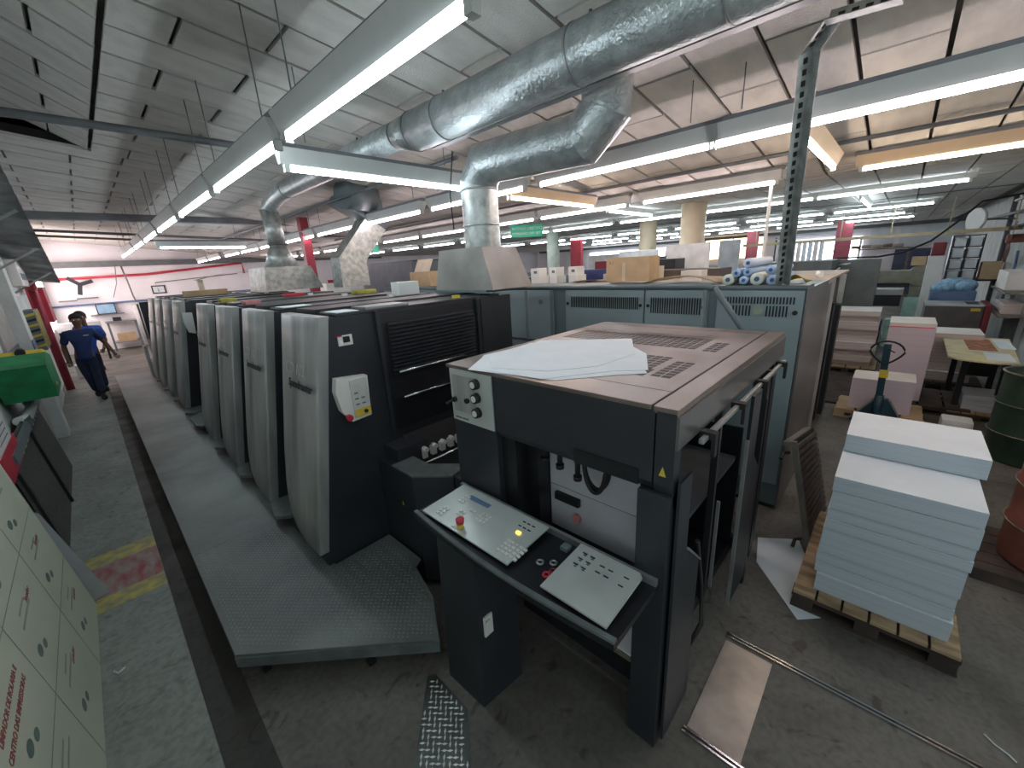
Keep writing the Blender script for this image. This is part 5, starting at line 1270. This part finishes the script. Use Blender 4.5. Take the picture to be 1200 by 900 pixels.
# ================================================================== PEOPLE
def skin(name, joints, edges, m, parent, sub=2, org=Vector((0, 0, 0)), root=0):
    me = bpy.data.meshes.new(name); me.from_pydata([tuple(Vector(j[:3])) for j in joints], edges, [])
    o = link(name, me, m, parent)
    md = o.modifiers.new('skin', 'SKIN'); md.use_smooth_shade = True
    lay = me.skin_vertices[0] if me.skin_vertices else None
    if lay is None:
        bm = bmesh.new(); bm.from_mesh(me); bm.verts.layers.skin.verify(); bm.to_mesh(me); bm.free(); lay = me.skin_vertices[0]
    for i, j in enumerate(joints):
        r = j[3]; lay.data[i].radius = (r, r) if not isinstance(r, tuple) else r
        lay.data[i].use_root = (i == root)
    s = o.modifiers.new('sub', 'SUBSURF'); s.levels = sub; s.render_levels = sub
    return o
def person(loc, label, shirt, pose, face=PI, hairm=HAIR, jeans=JEANS):
    """pose: dict of joints in local coordinates, +X is the figure's left in view, facing -Y"""
    T = thing('person', label, 'person', loc)
    J = pose
    def c(k, r): return (*J[k], r)
    body = [c('pelvis', .11), c('belly', .11), c('chest', .13), c('neckb', .055), c('neck', .05), c('head0', .074), c('head1', .090), c('head2', .082)]
    E = [(i, i+1) for i in range(7)]
    n = len(body)
    for s in 'lr':
        k = len(body)
        body += [c('sh'+s, .055), c('el'+s, .042), c('wr'+s, .028), c('pa'+s, .036)]
        E += [(2, k), (k, k+1), (k+1, k+2), (k+2, k+3)]
        k = len(body)
        body += [c('hip'+s, .085), c('kn'+s, .06), c('an'+s, .042), c('toe'+s, .035)]
        E += [(0, k), (k, k+1), (k+1, k+2), (k+2, k+3)]
    skin('body', body, E, SKIN, T)
    # fingers
    for s in 'lr':
        pa, wr = Vector(J['pa'+s]), Vector(J['wr'+s]); d = (pa-wr).normalized(); side = d.cross(Vector((0, 1, 0))).normalized()
        for q in range(4):
            b0 = pa+side*(q-1.5)*.02; L = [.055, .065, .06, .045][q]
            skin('finger', [(*b0, .010), (*(b0+d*L*.5), .009), (*(b0+d*L+Vector((0, -.02, 0))), .008)], [(0, 1), (1, 2)], SKIN, T, 1)
        b0 = wr+(pa-wr)*.4; skin('thumb', [(*b0, .012), (*(b0-side*.04+d*.02), .010), (*(b0-side*.045+d*.05), .009)], [(0, 1), (1, 2)], SKIN, T, 1)
    def lerp(a, b, t): return tuple(Vector(J[a]).lerp(Vector(J[b]), t))
    # shirt
    sh = [(*lerp('pelvis', 'belly', -.75), (.20, .15)), (*lerp('pelvis', 'belly', .5), (.18, .13)), c('belly', (.172, .125)), c('chest', (.175, .125)), (*lerp('chest', 'neckb', .95), (.082, .074))]
    E2 = [(0, 1), (1, 2), (2, 3), (3, 4)]
    for s in 'lr':
        k = len(sh); sh += [c('sh'+s, .078), (*lerp('sh'+s, 'el'+s, .8), .066)]; E2 += [(3, k), (k, k+1)]
    skin('shirt', sh, E2, shirt, T)
    tr = [(*lerp('pelvis', 'belly', .2), (.160, .12)), (*lerp('pelvis', 'belly', -.25), (.165, .12))]; E3 = [(0, 1)]
    for s in 'lr':
        k = len(tr); tr += [(*lerp('hip'+s, 'kn'+s, .12), .094), (*lerp('hip'+s, 'kn'+s, .5), .084), c('kn'+s, .074), (*lerp('kn'+s, 'an'+s, .95), .070)]; E3 += [(1, k), (k, k+1), (k+1, k+2), (k+2, k+3)]
    skin('trousers', tr, E3, jeans, T)
    for s in 'lr':
        a, t = Vector(J['an'+s]), Vector(J['toe'+s]); skin('shoe', [(*(a+Vector((0, .05, -.03))), .055), (*(a.lerp(t, .4)+Vector((0, 0, -.005))), .056), (*(t+Vector((0, -.02, .005))), .046)], [(0, 1), (1, 2)], SHOE, T)
    h = Vector(J['head1']); M = MB()
    def B(mb): 
        return mb
    hb = MB().sphere(h+Vector((0, .034, .040))+Vector(loc), .100, (1.0, 1.0, .98), 20).build('hair', hairm, T)
    f = Vector((0, -.083, 0))+h+Vector(loc)
    for sx in (-1, 1):
        MB().sphere(f+Vector((sx*.032, .0, .005)), .011).build('eye', WHITE, T)
        MB().sphere(h+Vector(loc)+Vector((sx*.088, .01, -.01)), .026, (.4, .7, 1.1)).build('ear', SKIN, T)
    MB().cyl(f+Vector((0, .01, .01)), f+Vector((0, -.022, -.03)), .008, .015).build('nose', SKIN, T)
    MB().box(f.x-.025, f.x+.025, f.y+.002, f.y+.014, f.z-.060, f.z-.052).build('mouth', mat('lips', (.16, .05, .045), .5), T)
    return T
walk = dict(pelvis=(0.01, 0, .93), belly=(.02, .0, 1.10), chest=(.04, 0, 1.33), neckb=(.055, 0, 1.47), neck=(.06, -.01, 1.53), head0=(.065, -.03, 1.59), head1=(.07, -.025, 1.66), head2=(.07, 0, 1.72),
            shl=(.24, 0, 1.41), ell=(.36, .02, 1.15), wrl=(.44, -.03, .93), pal=(.47, -.05, .86),
            shr=(-.15, 0, 1.40), elr=(-.24, .04, 1.13), wrr=(-.24, -.02, .90), par=(-.23, -.04, .82),
            hipl=(.09, 0, .88), knl=(.08, -.03, .48), anl=(.07, -.05, .08), toel=(.08, -.20, .035),
            hipr=(-.09, 0, .88), knr=(-.04, .04, .48), anr=(.0, .28, .13), toer=(.0, .16, .04))
p1 = person((-.24, 11.9, .012), 'man in navy shirt and dark jeans walking up the aisle', SHIRT, walk)
bx('chest_emblem', WHITE, p1, -.24+.09, -.24+.17, 11.9-.142, 11.9-.138, 1.355, 1.375)
gl = MB().box(-.24-.005, -.24+.14, 11.9-.10, 11.9-.085, 1.735, 1.755).build('glasses', DARK2, p1)
bend = dict(pelvis=(-.13, 0, .93), belly=(-.10, .0, 1.10), chest=(-.05, -.02, 1.34), neckb=(-.06, -.04, 1.47), neck=(-.07, -.05, 1.52), head0=(-.085, -.07, 1.60), head1=(-.09, -.06, 1.67), head2=(-.09, -.03, 1.73),
            shl=(.13, -.0, 1.40), ell=(.17, .02, 1.13), wrl=(.10, -.12, .95), pal=(.07, -.17, .91),
            shr=(-.22, -.04, 1.42), elr=(-.28, -.02, 1.14), wrr=(-.24, -.12, .93), par=(-.22, -.17, .88),
            hipl=(-.05, 0, .88), knl=(-.07, -.03, .48), anl=(-.08, .02, .08), toel=(-.08, -.12, .035),
            hipr=(-.21, 0, .88), knr=(-.20, -.02, .48), anr=(-.19, .03, .08), toer=(-.19, -.11, .035))
person((-.02, 12.75, .012), 'second man in bright blue shirt standing behind the walking man', SHIRT2, bend)
